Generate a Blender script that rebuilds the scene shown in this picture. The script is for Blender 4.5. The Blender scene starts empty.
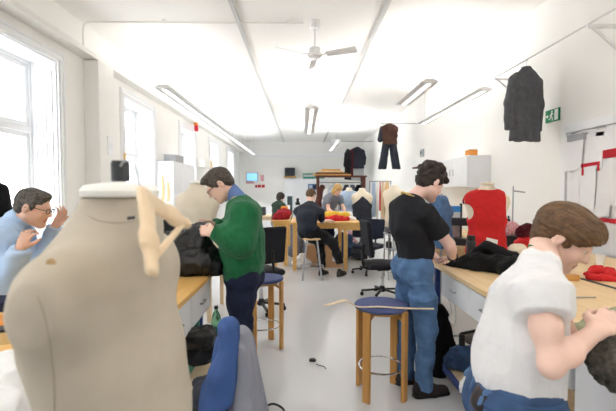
# Workshop scene
import bpy, math, random
import numpy as np
random.seed(7)
SC = bpy.context.scene
COL = SC.collection
PI = math.pi
A = lambda *v: np.array(v, dtype=np.float64)
def nrm(v):
    v = np.asarray(v, float); return v / (np.linalg.norm(v) + 1e-12)

# ---------------------------------------------------------------- camera maths (616 x 411 frame)
CAM = A(0, 0, 1.55)
YAW, PITCH, FPX = math.radians(0.84), math.radians(2.3), 411.0
CF = A(math.sin(YAW) * math.cos(PITCH), math.cos(YAW) * math.cos(PITCH), -math.sin(PITCH))
CR = A(math.cos(YAW), -math.sin(YAW), 0)
CU = np.cross(CR, CF)
def ray(px, py): return CF + (px - 308) / FPX * CR - (py - 205.5) / FPX * CU
def U(px, py, d): return CAM + d * ray(px, py)          # at depth d
def UZ(px, py, z):                                       # on the level z
    r = ray(px, py); return CAM + r * ((z - CAM[2]) / r[2])
def UX(px, py, x):                                       # on the plane x
    r = ray(px, py); return CAM + r * ((x - CAM[0]) / r[0])
def UY(px, py, y):
    r = ray(px, py); return CAM + r * ((y - CAM[1]) / r[1])

# ---------------------------------------------------------------- materials
def lin(c):
    return tuple(((v / 255) / 12.92 if v / 255 <= .04045 else ((v / 255 + .055) / 1.055) ** 2.4) for v in c)
def mat(name, col, rough=.6, var=.06, scale=6., bump=0., bscale=60., metal=0., spec=.4, col2=None, stretch=None, sheen=0., trans=0., detail=4.):
    m = bpy.data.materials.new(name); m.use_nodes = True
    nt = m.node_tree; b = nt.nodes['Principled BSDF']; N = nt.nodes.new; L = nt.links.new
    c = lin(col)
    b.inputs['Roughness'].default_value = rough; b.inputs['Metallic'].default_value = metal
    b.inputs['Specular IOR Level'].default_value = spec
    if sheen: b.inputs['Sheen Weight'].default_value = sheen
    if trans: b.inputs['Transmission Weight'].default_value = trans
    tc = N('ShaderNodeTexCoord'); mp = N('ShaderNodeMapping'); L(tc.outputs['Object'], mp.inputs[0])
    if stretch: mp.inputs['Scale'].default_value = stretch
    no = N('ShaderNodeTexNoise'); no.inputs['Scale'].default_value = scale; no.inputs['Detail'].default_value = detail
    L(mp.outputs[0], no.inputs['Vector'])
    rp = N('ShaderNodeValToRGB'); e = rp.color_ramp.elements
    e[0].position = .3; e[1].position = .7
    if col2 is None:
        e[0].color = tuple(max(0, x * (1 - var * 1.5)) for x in c) + (1,); e[1].color = tuple(min(1, x * (1 + var)) for x in c) + (1,)
    else:
        e[0].color = c + (1,); e[1].color = lin(col2) + (1,)
    L(no.outputs[0], rp.inputs[0]); L(rp.outputs[0], b.inputs['Base Color'])
    if bump:
        n2 = N('ShaderNodeTexNoise'); n2.inputs['Scale'].default_value = bscale; n2.inputs['Detail'].default_value = 3
        L(tc.outputs['Object'], n2.inputs['Vector'])
        bp = N('ShaderNodeBump'); bp.inputs['Strength'].default_value = bump; bp.inputs['Distance'].default_value = .01
        L(n2.outputs[0], bp.inputs['Height']); L(bp.outputs[0], b.inputs['Normal'])
    return m
def wood(name, c1, c2, scale=3., axis=(14, 1.2, 14), rough=.45):
    return mat(name, c1, rough=rough, col2=c2, scale=scale, stretch=axis, bump=.04, bscale=90, detail=8)
def emit(name, col, strength):
    m = bpy.data.materials.new(name); m.use_nodes = True; b = m.node_tree.nodes['Principled BSDF']
    b.inputs['Base Color'].default_value = lin(col) + (1,)
    b.inputs['Emission Color'].default_value = lin(col) + (1,); b.inputs['Emission Strength'].default_value = strength
    return m

# ---------------------------------------------------------------- objects
def empty(name, loc, label=None, cat=None, group=None):
    o = bpy.data.objects.new(name, None); COL.objects.link(o); o.location = [float(v) for v in loc]
    o.empty_display_size = .1
    tag(o, label, cat, group); return o
def tag(o, label=None, cat=None, group=None, kind=None):
    if label: o['label'] = label
    if cat: o['category'] = cat
    if group: o['group'] = group
    if kind: o['kind'] = kind
    return o
def base_of(p):
    v = np.zeros(3)
    while p is not None:
        v = v + np.array(p.location[:]); p = p.parent
    return v
def link(name, V, F, m, parent=None, smooth=False, origin=None, mi=None):
    """V in world coordinates; the object's origin is its parent's, or 'origin'."""
    V = np.asarray(V, float)
    o0 = base_of(parent) if parent is not None else (np.asarray(origin, float) if origin is not None else A((V[:, 0].min() + V[:, 0].max()) / 2, (V[:, 1].min() + V[:, 1].max()) / 2, V[:, 2].min()))
    me = bpy.data.meshes.new(name)
    V = (V - o0).astype(np.float32)
    if isinstance(F, np.ndarray):
        n = len(F); k = F.shape[1]
        me.vertices.add(len(V)); me.vertices.foreach_set('co', V.ravel())
        me.loops.add(n * k); me.loops.foreach_set('vertex_index', F.ravel().astype(np.int32))
        me.polygons.add(n); me.polygons.foreach_set('loop_start', np.arange(0, n * k, k, dtype=np.int32))
        me.update(calc_edges=True)
    else:
        me.from_pydata([tuple(map(float, v)) for v in V], [], F)
    for x in (m if isinstance(m, (list, tuple)) else [m]): me.materials.append(x)
    if mi is not None: me.polygons.foreach_set('material_index', np.asarray(mi, np.int32))
    if smooth: me.polygons.foreach_set('use_smooth', np.ones(len(me.polygons), bool))
    me.update()
    o = bpy.data.objects.new(name, me); COL.objects.link(o)
    if parent is not None: o.parent = parent
    else: o.location = [float(v) for v in o0]
    return o
def bevel(o, w=.004, seg=2, ang=35):
    b = o.modifiers.new('bevel', 'BEVEL'); b.width = w; b.segments = seg; b.limit_method = 'ANGLE'; b.angle_limit = math.radians(ang)
    return o

class MB:
    """collects boxes, prisms, tubes and lathes into one mesh"""
    def __init__(s): s.V = []; s.F = []; s.M = []
    def _add(s, V, F, mi=0):
        b = len(s.V); s.V += [tuple(map(float, v)) for v in V]; s.F += [tuple(i + b for i in f) for f in F]; s.M += [mi] * len(F); return s
    def box(s, lo, hi, mi=0, c=None, rz=0., R=None):
        lo = np.asarray(lo, float); hi = np.asarray(hi, float)
        V = [A(x, y, z) for z in (lo[2], hi[2]) for y in (lo[1], hi[1]) for x in (lo[0], hi[0])]
        if rz or R is not None:
            c0 = (lo + hi) / 2 if c is None else np.asarray(c, float)
            if R is None:
                R = np.array([[math.cos(rz), -math.sin(rz), 0], [math.sin(rz), math.cos(rz), 0], [0, 0, 1]])
            V = [c0 + R @ (v - c0) for v in V]
        return s._add(V, [(0, 2, 3, 1), (4, 5, 7, 6), (0, 1, 5, 4), (2, 6, 7, 3), (0, 4, 6, 2), (1, 3, 7, 5)], mi)
    def obox(s, c, half, X, Y, Z, mi=0):
        c = np.asarray(c, float); V = [c + X * half[0] * i + Y * half[1] * j + Z * half[2] * k for k in (-1, 1) for j in (-1, 1) for i in (-1, 1)]
        return s._add(V, [(0, 2, 3, 1), (4, 5, 7, 6), (0, 1, 5, 4), (2, 6, 7, 3), (0, 4, 6, 2), (1, 3, 7, 5)], mi)
    def beam(s, a, b, w, t, up=(0, 0, 1), mi=0):
        """rectangular bar from a to b: w across, t along 'up'"""
        a = np.asarray(a, float); b = np.asarray(b, float); Y = nrm(b - a); X = nrm(np.cross(Y, up)); Z = np.cross(X, Y)
        return s.obox((a + b) / 2, (w / 2, np.linalg.norm(b - a) / 2, t / 2), X, Y, Z, mi)
    def tube(s, pts, r, n=8, mi=0, closed=False, flat=None):
        pts = [np.asarray(p, float) for p in pts]; m = len(pts)
        rr = r if isinstance(r, (list, tuple)) else [r] * m
        V = []; up = None
        for i, p in enumerate(pts):
            if closed: t = nrm(pts[(i + 1) % m] - pts[i - 1])
            else: t = nrm(pts[min(i + 1, m - 1)] - pts[max(i - 1, 0)])
            if up is None: up = A(0, 0, 1) if abs(t[2]) < .9 else A(1, 0, 0)
            x = nrm(np.cross(t, up)); y = np.cross(x, t); up = y
            if flat is not None: pass
            for k in range(n):
                a = 2 * PI * k / n; V.append(p + rr[i] * (math.cos(a) * x + math.sin(a) * y * (flat or 1)))
        F = []
        for i in range(m if closed else m - 1):
            j = (i + 1) % m
            for k in range(n): F.append((i * n + k, i * n + (k + 1) % n, j * n + (k + 1) % n, j * n + k))
        if not closed: F += [tuple(range(n - 1, -1, -1)), tuple((m - 1) * n + k for k in range(n))]
        return s._add(V, F, mi)
    def lathe(s, prof, c, n=24, mi=0, axis=None, sx=1., sy=1.):
        """prof: [(r, h)] around the axis through c"""
        c = np.asarray(c, float)
        Z = A(0, 0, 1) if axis is None else nrm(axis); X = nrm(np.cross(Z, A(0, 1, 0.01) if abs(Z[1]) < .9 else A(1, 0, 0))); Y = np.cross(Z, X)
        V = [c + Z * h + (X * math.cos(2 * PI * k / n) * sx + Y * math.sin(2 * PI * k / n) * sy) * max(r, 1e-4) for r, h in prof for k in range(n)]
        F = [(i * n + k, i * n + (k + 1) % n, (i + 1) * n + (k + 1) % n, (i + 1) * n + k) for i in range(len(prof) - 1) for k in range(n)]
        F += [tuple(range(n - 1, -1, -1)), tuple((len(prof) - 1) * n + k for k in range(n))]
        return s._add(V, F, mi)
    def prism(s, pts, o, X, Y, th, mi=0):
        """outline pts (2-D) in the frame o, X, Y, thickness th along X x Y (centred)"""
        o = np.asarray(o, float); Z = np.cross(X, Y); n = len(pts)
        V = [o + X * p[0] + Y * p[1] - Z * th / 2 for p in pts] + [o + X * p[0] + Y * p[1] + Z * th / 2 for p in pts]
        F = [tuple(range(n - 1, -1, -1)), tuple(range(n, 2 * n))] + [(i, (i + 1) % n, n + (i + 1) % n, n + i) for i in range(n)]
        return s._add(V, F, mi)
    def build(s, name, m, parent=None, smooth=False, bev=0., seg=2, origin=None):
        o = link(name, s.V, s.F, m, parent, smooth, origin, s.M if isinstance(m, (list, tuple)) else None)
        if bev: bevel(o, bev, seg)
        if smooth:
            w = o.modifiers.new('wn', 'WEIGHTED_NORMAL') if False else None
            try:
                o.data.set_sharp_from_angle(angle=math.radians(40))
            except Exception: pass
        return o
X3, Y3, Z3 = A(1, 0, 0), A(0, 1, 0), A(0, 0, 1)
def arc(c, X, Y, r, a0, a1, n):
    c = np.asarray(c, float); return [c + X * r * math.cos(a0 + (a1 - a0) * i / n) + Y * r * math.sin(a0 + (a1 - a0) * i / n) for i in range(n + 1)]
def spline(P, n=6):
    """Catmull-Rom through the points"""
    P = [np.asarray(p, float) for p in P]; P = [2 * P[0] - P[1]] + P + [2 * P[-1] - P[-2]]; out = []
    for i in range(1, len(P) - 2):
        for k in range(n):
            t = k / n; a, b, c, d = P[i - 1:i + 3]
            out.append(.5 * (2 * b + (c - a) * t + (2 * a - 5 * b + 4 * c - d) * t * t + (3 * b - a - 3 * c + d) * t ** 3))
    return out + [P[-2]]

# ---------------------------------------------------------------- sculpting with blended solids
def _hash(i, j, k, s):
    h = (i * 374761393 + j * 668265263 + k * 2147483647 + s * 144665) & 0xffffffff
    h = ((h ^ (h >> 13)) * 1274126177) & 0xffffffff
    return ((h ^ (h >> 16)) & 0xffff) / 65535.
def vnoise(P, s=0):
    P = np.asarray(P, float); I = np.floor(P).astype(np.int64); f = P - I; f = f * f * (3 - 2 * f); r = 0
    for a in (0, 1):
        for b in (0, 1):
            for c in (0, 1):
                w = (f[:, 0] if a else 1 - f[:, 0]) * (f[:, 1] if b else 1 - f[:, 1]) * (f[:, 2] if c else 1 - f[:, 2])
                r = r + w * _hash(I[:, 0] + a, I[:, 1] + b, I[:, 2] + c, s)
    return r
def folds(scale=(9, 9, 3), amp=.008, seed=0, warp=.6, sharp=1.5):
    """cloth folds: ridged, warped noise, stretched along the axes by 'scale'"""
    sc = np.asarray(scale, float)
    def f(P, N):
        Q = P * sc
        w = vnoise(Q * .7 + 11.3, seed + 5) - .5
        Q = Q + warp * np.stack([w, -w, w], 1)
        r = 1 - np.abs(2 * vnoise(Q, seed) - 1)
        r2 = 1 - np.abs(2 * vnoise(Q * 2.3 + 4.1, seed + 1) - 1)
        return amp * ((r ** sharp - .5) + .4 * (r2 - .5))
    return f
class SDF:
    def __init__(s, res): s.res = res; s.ops = []; s.planes = []; s.off = 0.
    def _op(s, fn, lo, hi, k, op): s.ops.append((fn, np.asarray(lo, float), np.asarray(hi, float), k, op)); return s
    def cone(s, a, b, ra, rb=None, k=.02, op='+'):
        a = np.asarray(a, float); b = np.asarray(b, float); rb = ra if rb is None else rb; ba = b - a; L2 = ba @ ba + 1e-12
        def fn(X, Y, Z):
            x, y, z = X - a[0], Y - a[1], Z - a[2]
            t = ((x * ba[0] + y * ba[1] + z * ba[2]) / L2).clip(0, 1)
            return np.sqrt((x - t * ba[0]) ** 2 + (y - t * ba[1]) ** 2 + (z - t * ba[2]) ** 2) - (ra + (rb - ra) * t)
        R = max(ra, rb); return s._op(fn, np.minimum(a, b) - R, np.maximum(a, b) + R, k, op)
    def econe(s, a, b, ra, rb, side, k=.03, er=None, op='+'):
        """elliptical cone: ra = (half width along side, half depth) at a"""
        a = np.asarray(a, float); b = np.asarray(b, float); L = np.linalg.norm(b - a); w = (b - a) / L
        u = nrm(np.asarray(side, float) - (np.asarray(side, float) @ w) * w); v = np.cross(w, u)
        def fn(X, Y, Z):
            x, y, z = X - a[0], Y - a[1], Z - a[2]
            pu = x * u[0] + y * u[1] + z * u[2]; pv = x * v[0] + y * v[1] + z * v[2]; pw = x * w[0] + y * w[1] + z * w[2]
            c = pw.clip(0, L); t = c / L; e = pw - c
            ru = ra[0] + (rb[0] - ra[0]) * t; rv = ra[1] + (rb[1] - ra[1]) * t; m = np.minimum(ru, rv)
            d = (np.sqrt((pu / ru) ** 2 + (pv / rv) ** 2 + (0 if er is not None else (e / m) ** 2)) - 1) * m
            return np.maximum(d, np.abs(e) - er) if er is not None else d
        R = max(ra[0], ra[1], rb[0], rb[1]); return s._op(fn, np.minimum(a, b) - R, np.maximum(a, b) + R, k, op)
    def ell(s, c, r, R=None, k=.02, op='+'):
        c = np.asarray(c, float); R = np.eye(3) if R is None else np.asarray(R, float)   # rows = axes
        m = min(r)
        def fn(X, Y, Z):
            x, y, z = X - c[0], Y - c[1], Z - c[2]
            q = [(x * R[i, 0] + y * R[i, 1] + z * R[i, 2]) / r[i] for i in range(3)]
            k0 = np.sqrt(q[0] ** 2 + q[1] ** 2 + q[2] ** 2); k1 = np.sqrt((q[0] / r[0]) ** 2 + (q[1] / r[1]) ** 2 + (q[2] / r[2]) ** 2)
            return k0 * (k0 - 1) / (k1 + 1e-6)
        h = np.sqrt(sum((R[i] * r[i]) ** 2 for i in range(3))); return s._op(fn, c - h, c + h, k, op)
    def box(s, c, half, R=None, rd=.01, k=.01, op='+'):
        c = np.asarray(c, float); R = np.eye(3) if R is None else np.asarray(R, float); hf = np.asarray(half, float)
        def fn(X, Y, Z):
            x, y, z = X - c[0], Y - c[1], Z - c[2]
            q = [np.abs(x * R[i, 0] + y * R[i, 1] + z * R[i, 2]) - (hf[i] - rd) for i in range(3)]
            return np.sqrt(sum(np.maximum(t, 0) ** 2 for t in q)) + np.minimum(np.maximum(q[0], np.maximum(q[1], q[2])), 0) - rd
        h = sum(np.abs(R[i]) * hf[i] for i in range(3)); return s._op(fn, c - h, c + h, k, op)
    def chain(s, pts, rad, k=.02):
        for i in range(len(pts) - 1): s.cone(pts[i], pts[i + 1], rad[i], rad[i + 1], k)
        return s
    def patch(s, off, planes):
        q = SDF(s.res); q.ops = list(s.ops); q.planes = list(s.planes); q.off = off
        for p, n in planes: q.cut(p, n)
        return q
    def cut(s, p, n): s.planes.append((np.asarray(p, float), nrm(n))); return s     # keeps the side n points away from
    def field(s):
        h = s.res; adds = [o for o in s.ops if o[4] == '+']
        lo = np.min([o[1] for o in adds], 0) - 3 * h - .01; hi = np.max([o[2] for o in adds], 0) + 3 * h + .01
        n = np.ceil((hi - lo) / h).astype(int) + 1
        ax = [(lo[i] + h * np.arange(n[i])).astype(np.float32) for i in range(3)]
        F = np.full(n, .2, np.float32)
        for fn, l, u, k, op in s.ops:
            pad = k + 3 * h
            i0 = np.maximum(np.floor((l - pad - lo) / h).astype(int), 0); i1 = np.minimum(np.ceil((u + pad - lo) / h).astype(int) + 1, n)
            if (i1 <= i0).any(): continue
            sl = tuple(slice(i0[i], i1[i]) for i in range(3))
            X = ax[0][sl[0]][:, None, None]; Y = ax[1][sl[1]][None, :, None]; Z = ax[2][sl[2]][None, None, :]
            d = fn(X, Y, Z).astype(np.float32); f = F[sl]
            if op == '+':
                hh = np.maximum(k - np.abs(f - d), 0) / k; F[sl] = np.minimum(f, d) - hh * hh * k * .25
            else:
                d = -d; hh = np.maximum(k - np.abs(f - d), 0) / k; F[sl] = np.maximum(f, d) + hh * hh * k * .25
        F -= s.off
        for p, nn in s.planes:
            d = (ax[0] - p[0])[:, None, None] * nn[0] + (ax[1] - p[1])[None, :, None] * nn[1] + (ax[2] - p[2])[None, None, :] * nn[2]
            F = np.maximum(F, d.astype(np.float32))
        return F, lo, h
    def mesh(s):
        F, lo, h = s.field(); I = F < 0
        c = np.zeros(np.array(F.shape) - 1, np.int8)
        for a in (0, 1):
            for b in (0, 1):
                for d in (0, 1): c += I[a:I.shape[0] - 1 + a, b:I.shape[1] - 1 + b, d:I.shape[2] - 1 + d]
        act = (c > 0) & (c < 8); idx = np.argwhere(act); M = np.full(act.shape, -1, np.int32); M[act] = np.arange(len(idx))
        acc = np.zeros((len(idx), 3)); cnt = np.zeros(len(idx))
        cr = [(a, b, d) for a in (0, 1) for b in (0, 1) for d in (0, 1)]
        val = {q: F[idx[:, 0] + q[0], idx[:, 1] + q[1], idx[:, 2] + q[2]] for q in cr}
        for q in cr:
            for axx in range(3):
                if q[axx]: continue
                q2 = list(q); q2[axx] = 1; q2 = tuple(q2); a, b = val[q], val[q2]; mk = (a < 0) != (b < 0)
                t = np.where(mk, a / np.where(mk, a - b, 1), 0)
                P = np.tile(np.array(q, float), (len(idx), 1)); P[:, axx] = t
                acc[mk] += P[mk]; cnt[mk] += 1
        V = lo + h * (idx + acc / cnt[:, None])
        Q = []
        for axx in range(3):
            b, d = [(1, 2), (2, 0), (0, 1)][axx]
            s0 = [slice(None)] * 3; s1 = [slice(None)] * 3; s0[axx] = slice(0, -1); s1[axx] = slice(1, None)
            ch = I[tuple(s0)] != I[tuple(s1)]; E = np.argwhere(ch)
            E = E[(E[:, b] > 0) & (E[:, d] > 0) & (E[:, b] < F.shape[b] - 1) & (E[:, d] < F.shape[d] - 1)]
            if not len(E): continue
            def cell(ob, od):
                e = E.copy(); e[:, b] -= ob; e[:, d] -= od; return M[e[:, 0], e[:, 1], e[:, 2]]
            q = np.stack([cell(1, 1), cell(0, 1), cell(0, 0), cell(1, 0)], 1)
            neg = ~I[E[:, 0], E[:, 1], E[:, 2]]; q[neg] = q[neg][:, ::-1]; Q.append(q)
        return V, np.concatenate(Q)
    def build(s, name, m, parent=None, disp=None, origin=None, relax=1, mfun=None):
        V, Q = s.mesh()
        for _ in range(relax): V = relaxed(V, Q)
        if disp is not None:
            N = vnormals(V, Q)
            for f in (disp if isinstance(disp, (list, tuple)) else [disp]): V = V + N * f(V, N)[:, None]
        mi = mfun(V[Q].mean(1)) if mfun else None
        return link(name, V, Q, m, parent, True, origin, mi)
def relaxed(V, Q):
    S = np.zeros_like(V); c = np.zeros(len(V))
    for a in range(4):
        for b in ((a + 1) % 4, (a + 3) % 4):
            for k in range(3): S[:, k] += np.bincount(Q[:, a], V[Q[:, b], k], len(V))
            c += np.bincount(Q[:, a], minlength=len(V))
    return .5 * V + .5 * S / np.maximum(c, 1)[:, None]
def vnormals(V, Q):
    n = np.cross(V[Q[:, 2]] - V[Q[:, 0]], V[Q[:, 3]] - V[Q[:, 1]]); N = np.zeros_like(V)
    for a in range(4):
        for k in range(3): N[:, k] += np.bincount(Q[:, a], n[:, k], len(V))
    return N / (np.linalg.norm(N, axis=1)[:, None] + 1e-12)
EXPO, SKY, LAMP = 0.88, 3.4, 24
# ================================================================ camera, world, view
cd = bpy.data.cameras.new('camera'); co = bpy.data.objects.new('camera', cd); COL.objects.link(co)
co.location = CAM; co.rotation_euler = (PI / 2 - PITCH, 0, -YAW)
cd.sensor_width = 36; cd.lens = 36 * FPX / 616; cd.clip_start = .05; cd.clip_end = 200
cd.dof.use_dof = True; cd.dof.focus_distance = 3.1; cd.dof.aperture_fstop = 4.0
SC.camera = co
SC.view_settings.view_transform = 'Standard'; SC.view_settings.look = 'None'; SC.view_settings.exposure = EXPO; SC.view_settings.gamma = 1
SC.cycles.use_denoising = True
SC.cycles.max_bounces = 8; SC.cycles.diffuse_bounces = 6; SC.cycles.sample_clamp_indirect = 8
w = bpy.data.worlds.new('overcast sky'); SC.world = w; w.use_nodes = True
w.node_tree.nodes['Background'].inputs[0].default_value = (.93, .97, 1, 1); w.node_tree.nodes['Background'].inputs[1].default_value = SKY

# ================================================================ materials
M = {}
M['wall'] = mat('white painted plaster', (248, 247, 244), .8, .012, 1.5, .03, 40)
M['wall_f'] = mat('grey painted wall', (150, 146, 140), .8, .02, 2.)
M['ceil'] = mat('white ceiling paint', (250, 249, 246), .85, .01, 1.)
M['paint'] = mat('white gloss paint', (246, 247, 249), .35, .012, 3.)
M['floor'] = mat('pale grey speckled linoleum', (206, 207, 210), .22, .05, 220., .02, 30, spec=.5)
M['trunk'] = mat('white plastic trunking', (240, 239, 234), .5, .01)
M['steel'] = mat('brushed steel', (175, 177, 180), .3, .05, 40., metal=1.)
M['chrome'] = mat('chrome', (215, 216, 220), .12, .02, metal=1.)
M['grey_metal'] = mat('grey painted metal', (168, 170, 176), .45, .03)
M['white_metal'] = mat('white painted metal', (238, 238, 238), .4, .01)
M['black_plastic'] = mat('black plastic', (26, 26, 29), .45, .15, 30.)
M['dark_plastic'] = mat('dark grey plastic', (58, 60, 64), .5, .1, 30.)
M['beech'] = wood('beech', (226, 188, 134), (238, 206, 158))
M['bench'] = wood('beech worktop', (228, 192, 138), (240, 212, 166), 2.5, (10, 1, 10), .4)
M['bench_b'] = wood('amber beech worktop', (222, 172, 96), (236, 192, 120), 2.5, (10, 1, 10), .4)
M['stool_wood'] = wood('varnished beech legs', (196, 142, 74), (212, 160, 92), 3, (20, 20, 1.2), .4)
M['ply'] = wood('pale plywood', (226, 200, 164), (236, 214, 182), 3, (6, 6, 1), .5)
M['paper'] = mat('white paper', (246, 246, 248), .8, .01)
M['red_paper'] = mat('red card', (196, 26, 44), .7, .05)

# glass: a thin pane, mostly clear with a weak reflection
gm = bpy.data.materials.new('window glass'); gm.use_nodes = True; nt = gm.node_tree; nt.nodes.clear()
_o = nt.nodes.new('ShaderNodeOutputMaterial'); _m = nt.nodes.new('ShaderNodeMixShader'); _t = nt.nodes.new('ShaderNodeBsdfTransparent'); _g = nt.nodes.new('ShaderNodeBsdfGlossy')
_g.inputs['Roughness'].default_value = .02; _m.inputs[0].default_value = .07
nt.links.new(_t.outputs[0], _m.inputs[1]); nt.links.new(_g.outputs[0], _m.inputs[2]); nt.links.new(_m.outputs[0], _o.inputs[0]); M['glass'] = gm

def struct(o): o['kind'] = 'structure'; return o
# ================================================================ room shell
XL, XR, YB, YF, ZC = -3.23, 3.18, 21.4, -3.2, 4.0
struct(MB().box((XL - .5, YF - .1, -.1), (XR + .2, YB + .2, 0)).build('floor', M['floor'], origin=(0, 0, 0)))
struct(MB().box((XL - .5, YF - .1, ZC), (XR + .2, YB + .2, ZC + .1)).build('ceiling', M['ceil']))
struct(MB().box((XR, YF - .1, 0), (XR + .2, YB + .2, ZC)).build('wall_right', M['wall']))
struct(MB().box((XL, YB, 0), (XR, YB + .2, ZC)).build('wall_back', M['wall']))
struct(MB().box((XL, YF - .1, 0), (XR, YF, ZC)).build('wall_front', M['wall_f']))
WY = [4.08 + 3.45 * k for k in range(-2, 5)]; WW = 1.44; WZ0, WZ1 = .92, 3.22; WD = .34
wl = MB(); prev = YF - .1
for y in WY:
    wl.box((XL - .5, prev, 0), (XL, y, ZC)); wl.box((XL - .5, y, 0), (XL, y + WW, WZ0)); wl.box((XL - .5, y, WZ1), (XL, y + WW, ZC)); prev = y + WW
wl.box((XL - .5, prev, 0), (XL, YB + .2, ZC)); struct(wl.build('wall_left', M['wall']))
for n, y in enumerate(WY):
    y1 = y + WW; xg = XL - WD; root = empty('window_%d' % (n + 1), (XL, (y + y1) / 2, WZ0)); struct(root)
    f = MB(); t = .055
    # fixed frame, transom, mullion
    f.box((xg - .06, y, WZ0), (xg + .02, y + t, WZ1)); f.box((xg - .06, y1 - t, WZ0), (xg + .02, y1, WZ1))
    f.box((xg - .06, y + t, WZ0 + .003), (xg + .02, y1 - t, WZ0 + t)); f.box((xg - .06, y + t, WZ1 - t), (xg + .02, y1 - t, WZ1))
    f.box((xg - .06, y + t, 2.28), (xg + .035, y1 - t, 2.36)); f.box((xg - .06, (y + y1) / 2 - .045, WZ0 + t), (xg + .03, (y + y1) / 2 + .045, 2.28)); f.box((xg - .06, (y + y1) / 2 - .045, 2.36), (xg + .03, (y + y1) / 2 + .045, WZ1 - t))
    f.build('window_frame', M['paint'], root, bev=.006)
    for a, b in ((y + t, (y + y1) / 2 - .045), ((y + y1) / 2 + .045, y1 - t)):
        for z0, z1 in ((WZ0 + t, 2.28), (2.36, WZ1 - t)):
            sh = MB(); q = .06
            sh.box((xg - .05, a, z0), (xg, a + q, z1)); sh.box((xg - .05, b - q, z0), (xg, b, z1)); sh.box((xg - .05, a + q, z0), (xg, b - q, z0 + q)); sh.box((xg - .05, a + q, z1 - q), (xg, b - q, z1))
            so = sh.build('window_sash', M['paint'], root, bev=.006)
            MB().box((xg - .028, a + q, z0 + q), (xg - .022, b - q, z1 - q)).build('window_pane', M['glass'], so)
    hd = MB(); hd.tube([A(xg + .04, (y + y1) / 2 + .02, 1.55), A(xg + .06, (y + y1) / 2 + .02, 1.55), A(xg + .06, (y + y1) / 2 + .02, 1.44)], .008); hd.build('window_handle', M['steel'], root, True)
    # panelled reveal linings and the moulded casing round the opening
    l = MB()
    for ya, s in ((y, 1), (y1, -1)):
        l.box((xg + .02, min(ya, ya + s * .015), WZ0), (XL, max(ya, ya + s * .015), WZ1))
        for xa in (xg + .06, xg + .19):
            for za, zb in ((1.0, 1.6), (1.7, 3.1)):
                yy = sorted((ya + s * .015, ya + s * .028)); l.box((xa, yy[0], za), (xa + .02, yy[1], zb)); l.box((xa + .08, yy[0], za), (xa + .1, yy[1], zb)); l.box((xa + .02, yy[0], za), (xa + .08, yy[1], za + .02)); l.box((xa + .02, yy[0], zb - .02), (xa + .08, yy[1], zb))
    l.box((xg + .02, y + .015, WZ1 - .015), (XL, y1 - .015, WZ1))
    l.build('window_lining', M['paint'], root, bev=.003)
    c = MB()
    for a, b, d in ((0, .14, .03), (.03, .06, .05), (.1, .13, .045)):
        c.box((XL, y1 + a, WZ0 - .1), (XL + d, y1 + b, WZ1 + b)); c.box((XL, y - b, WZ0 - .1), (XL + d, y - a, WZ1 + b)); c.box((XL, y - a, WZ1 + a), (XL + d, y1 + a, WZ1 + b))
    c.build('window_casing', M['paint'], root, bev=.004)
    MB().box((xg + .02, y - .06, WZ0 - .04), (XL + .1, y1 + .06, WZ0 + .012)).build('window_sill', M['paint'], root, bev=.008)
    if n < 5:
        li = bpy.data.lights.new('daylight portal', 'AREA'); li.shape = 'RECTANGLE'; li.size = WZ1 - WZ0; li.size_y = WW; li.cycles.is_portal = True
        lo_ = bpy.data.objects.new('daylight_portal', li); COL.objects.link(lo_); lo_.location = (xg - .1, (y + y1) / 2, (WZ0 + WZ1) / 2); lo_.rotation_euler = (0, -PI / 2, 0)
M['cond'] = mat('pale grey conduit', (206, 207, 206), .5, .01)
# pilaster, trunking, skirting, ceiling conduits
struct(MB().box((XL, 6.2, 0), (XL + .22, 6.7, 3.46)).build('trim_1', M['wall'], bev=.01))
tr = MB(); tr.box((XL, YF, 3.47), (XL + .2, YB, 3.5)); tr.box((XL, YF, 3.5), (XL + .12, YB, 3.6)); tr.box((XL + .17, YF, 3.5), (XL + .2, YB, 3.53))
struct(tr.build('trim_2', M['trunk'], bev=.006))
for nm, x in (('trim_3', -.92), ('trim_4', 1.12)):
    struct(MB().box((x - .028, YF, ZC - .05), (x + .028, YB, ZC)).build(nm, M['cond'], bev=.006))
cp = MB(); cp.tube(spline([A(XL + .06, 6.1, 3.6), A(XL + .06, 6.1, 3.86), A(XL + .1, 6.1, 3.95), A(XL + .2, 6.1, 3.97)], 4) + [A(.02, 6.1, 3.97)], .014)
for x in (-2.0, -.2): cp.box((x - .02, 6.07, 3.945), (x + .02, 6.13, 4.0))
struct(cp.build('trim_5', M['trunk'], smooth=True))
bp = MB(); bp.box((XL + .85, YB - .14, 3.24), (2.4, YB, 3.30)); bp.box((XL + .85, YB - .18, 3.22), (2.4, YB - .14, 3.34)); struct(bp.build('trim_6', M['paint'], bev=.01))
for nm, lo, hi in (('baseboard_right', (XR - .015, YF, 0), (XR, YB, .1)), ('baseboard_left', (XL, YF, 0), (XL + .015, YB, .1)), ('baseboard_back', (XL + .015, YB - .015, 0), (XR - .015, YB, .1))):
    struct(MB().box(lo, hi).build(nm, M['grey_metal'], bev=.003))
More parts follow.
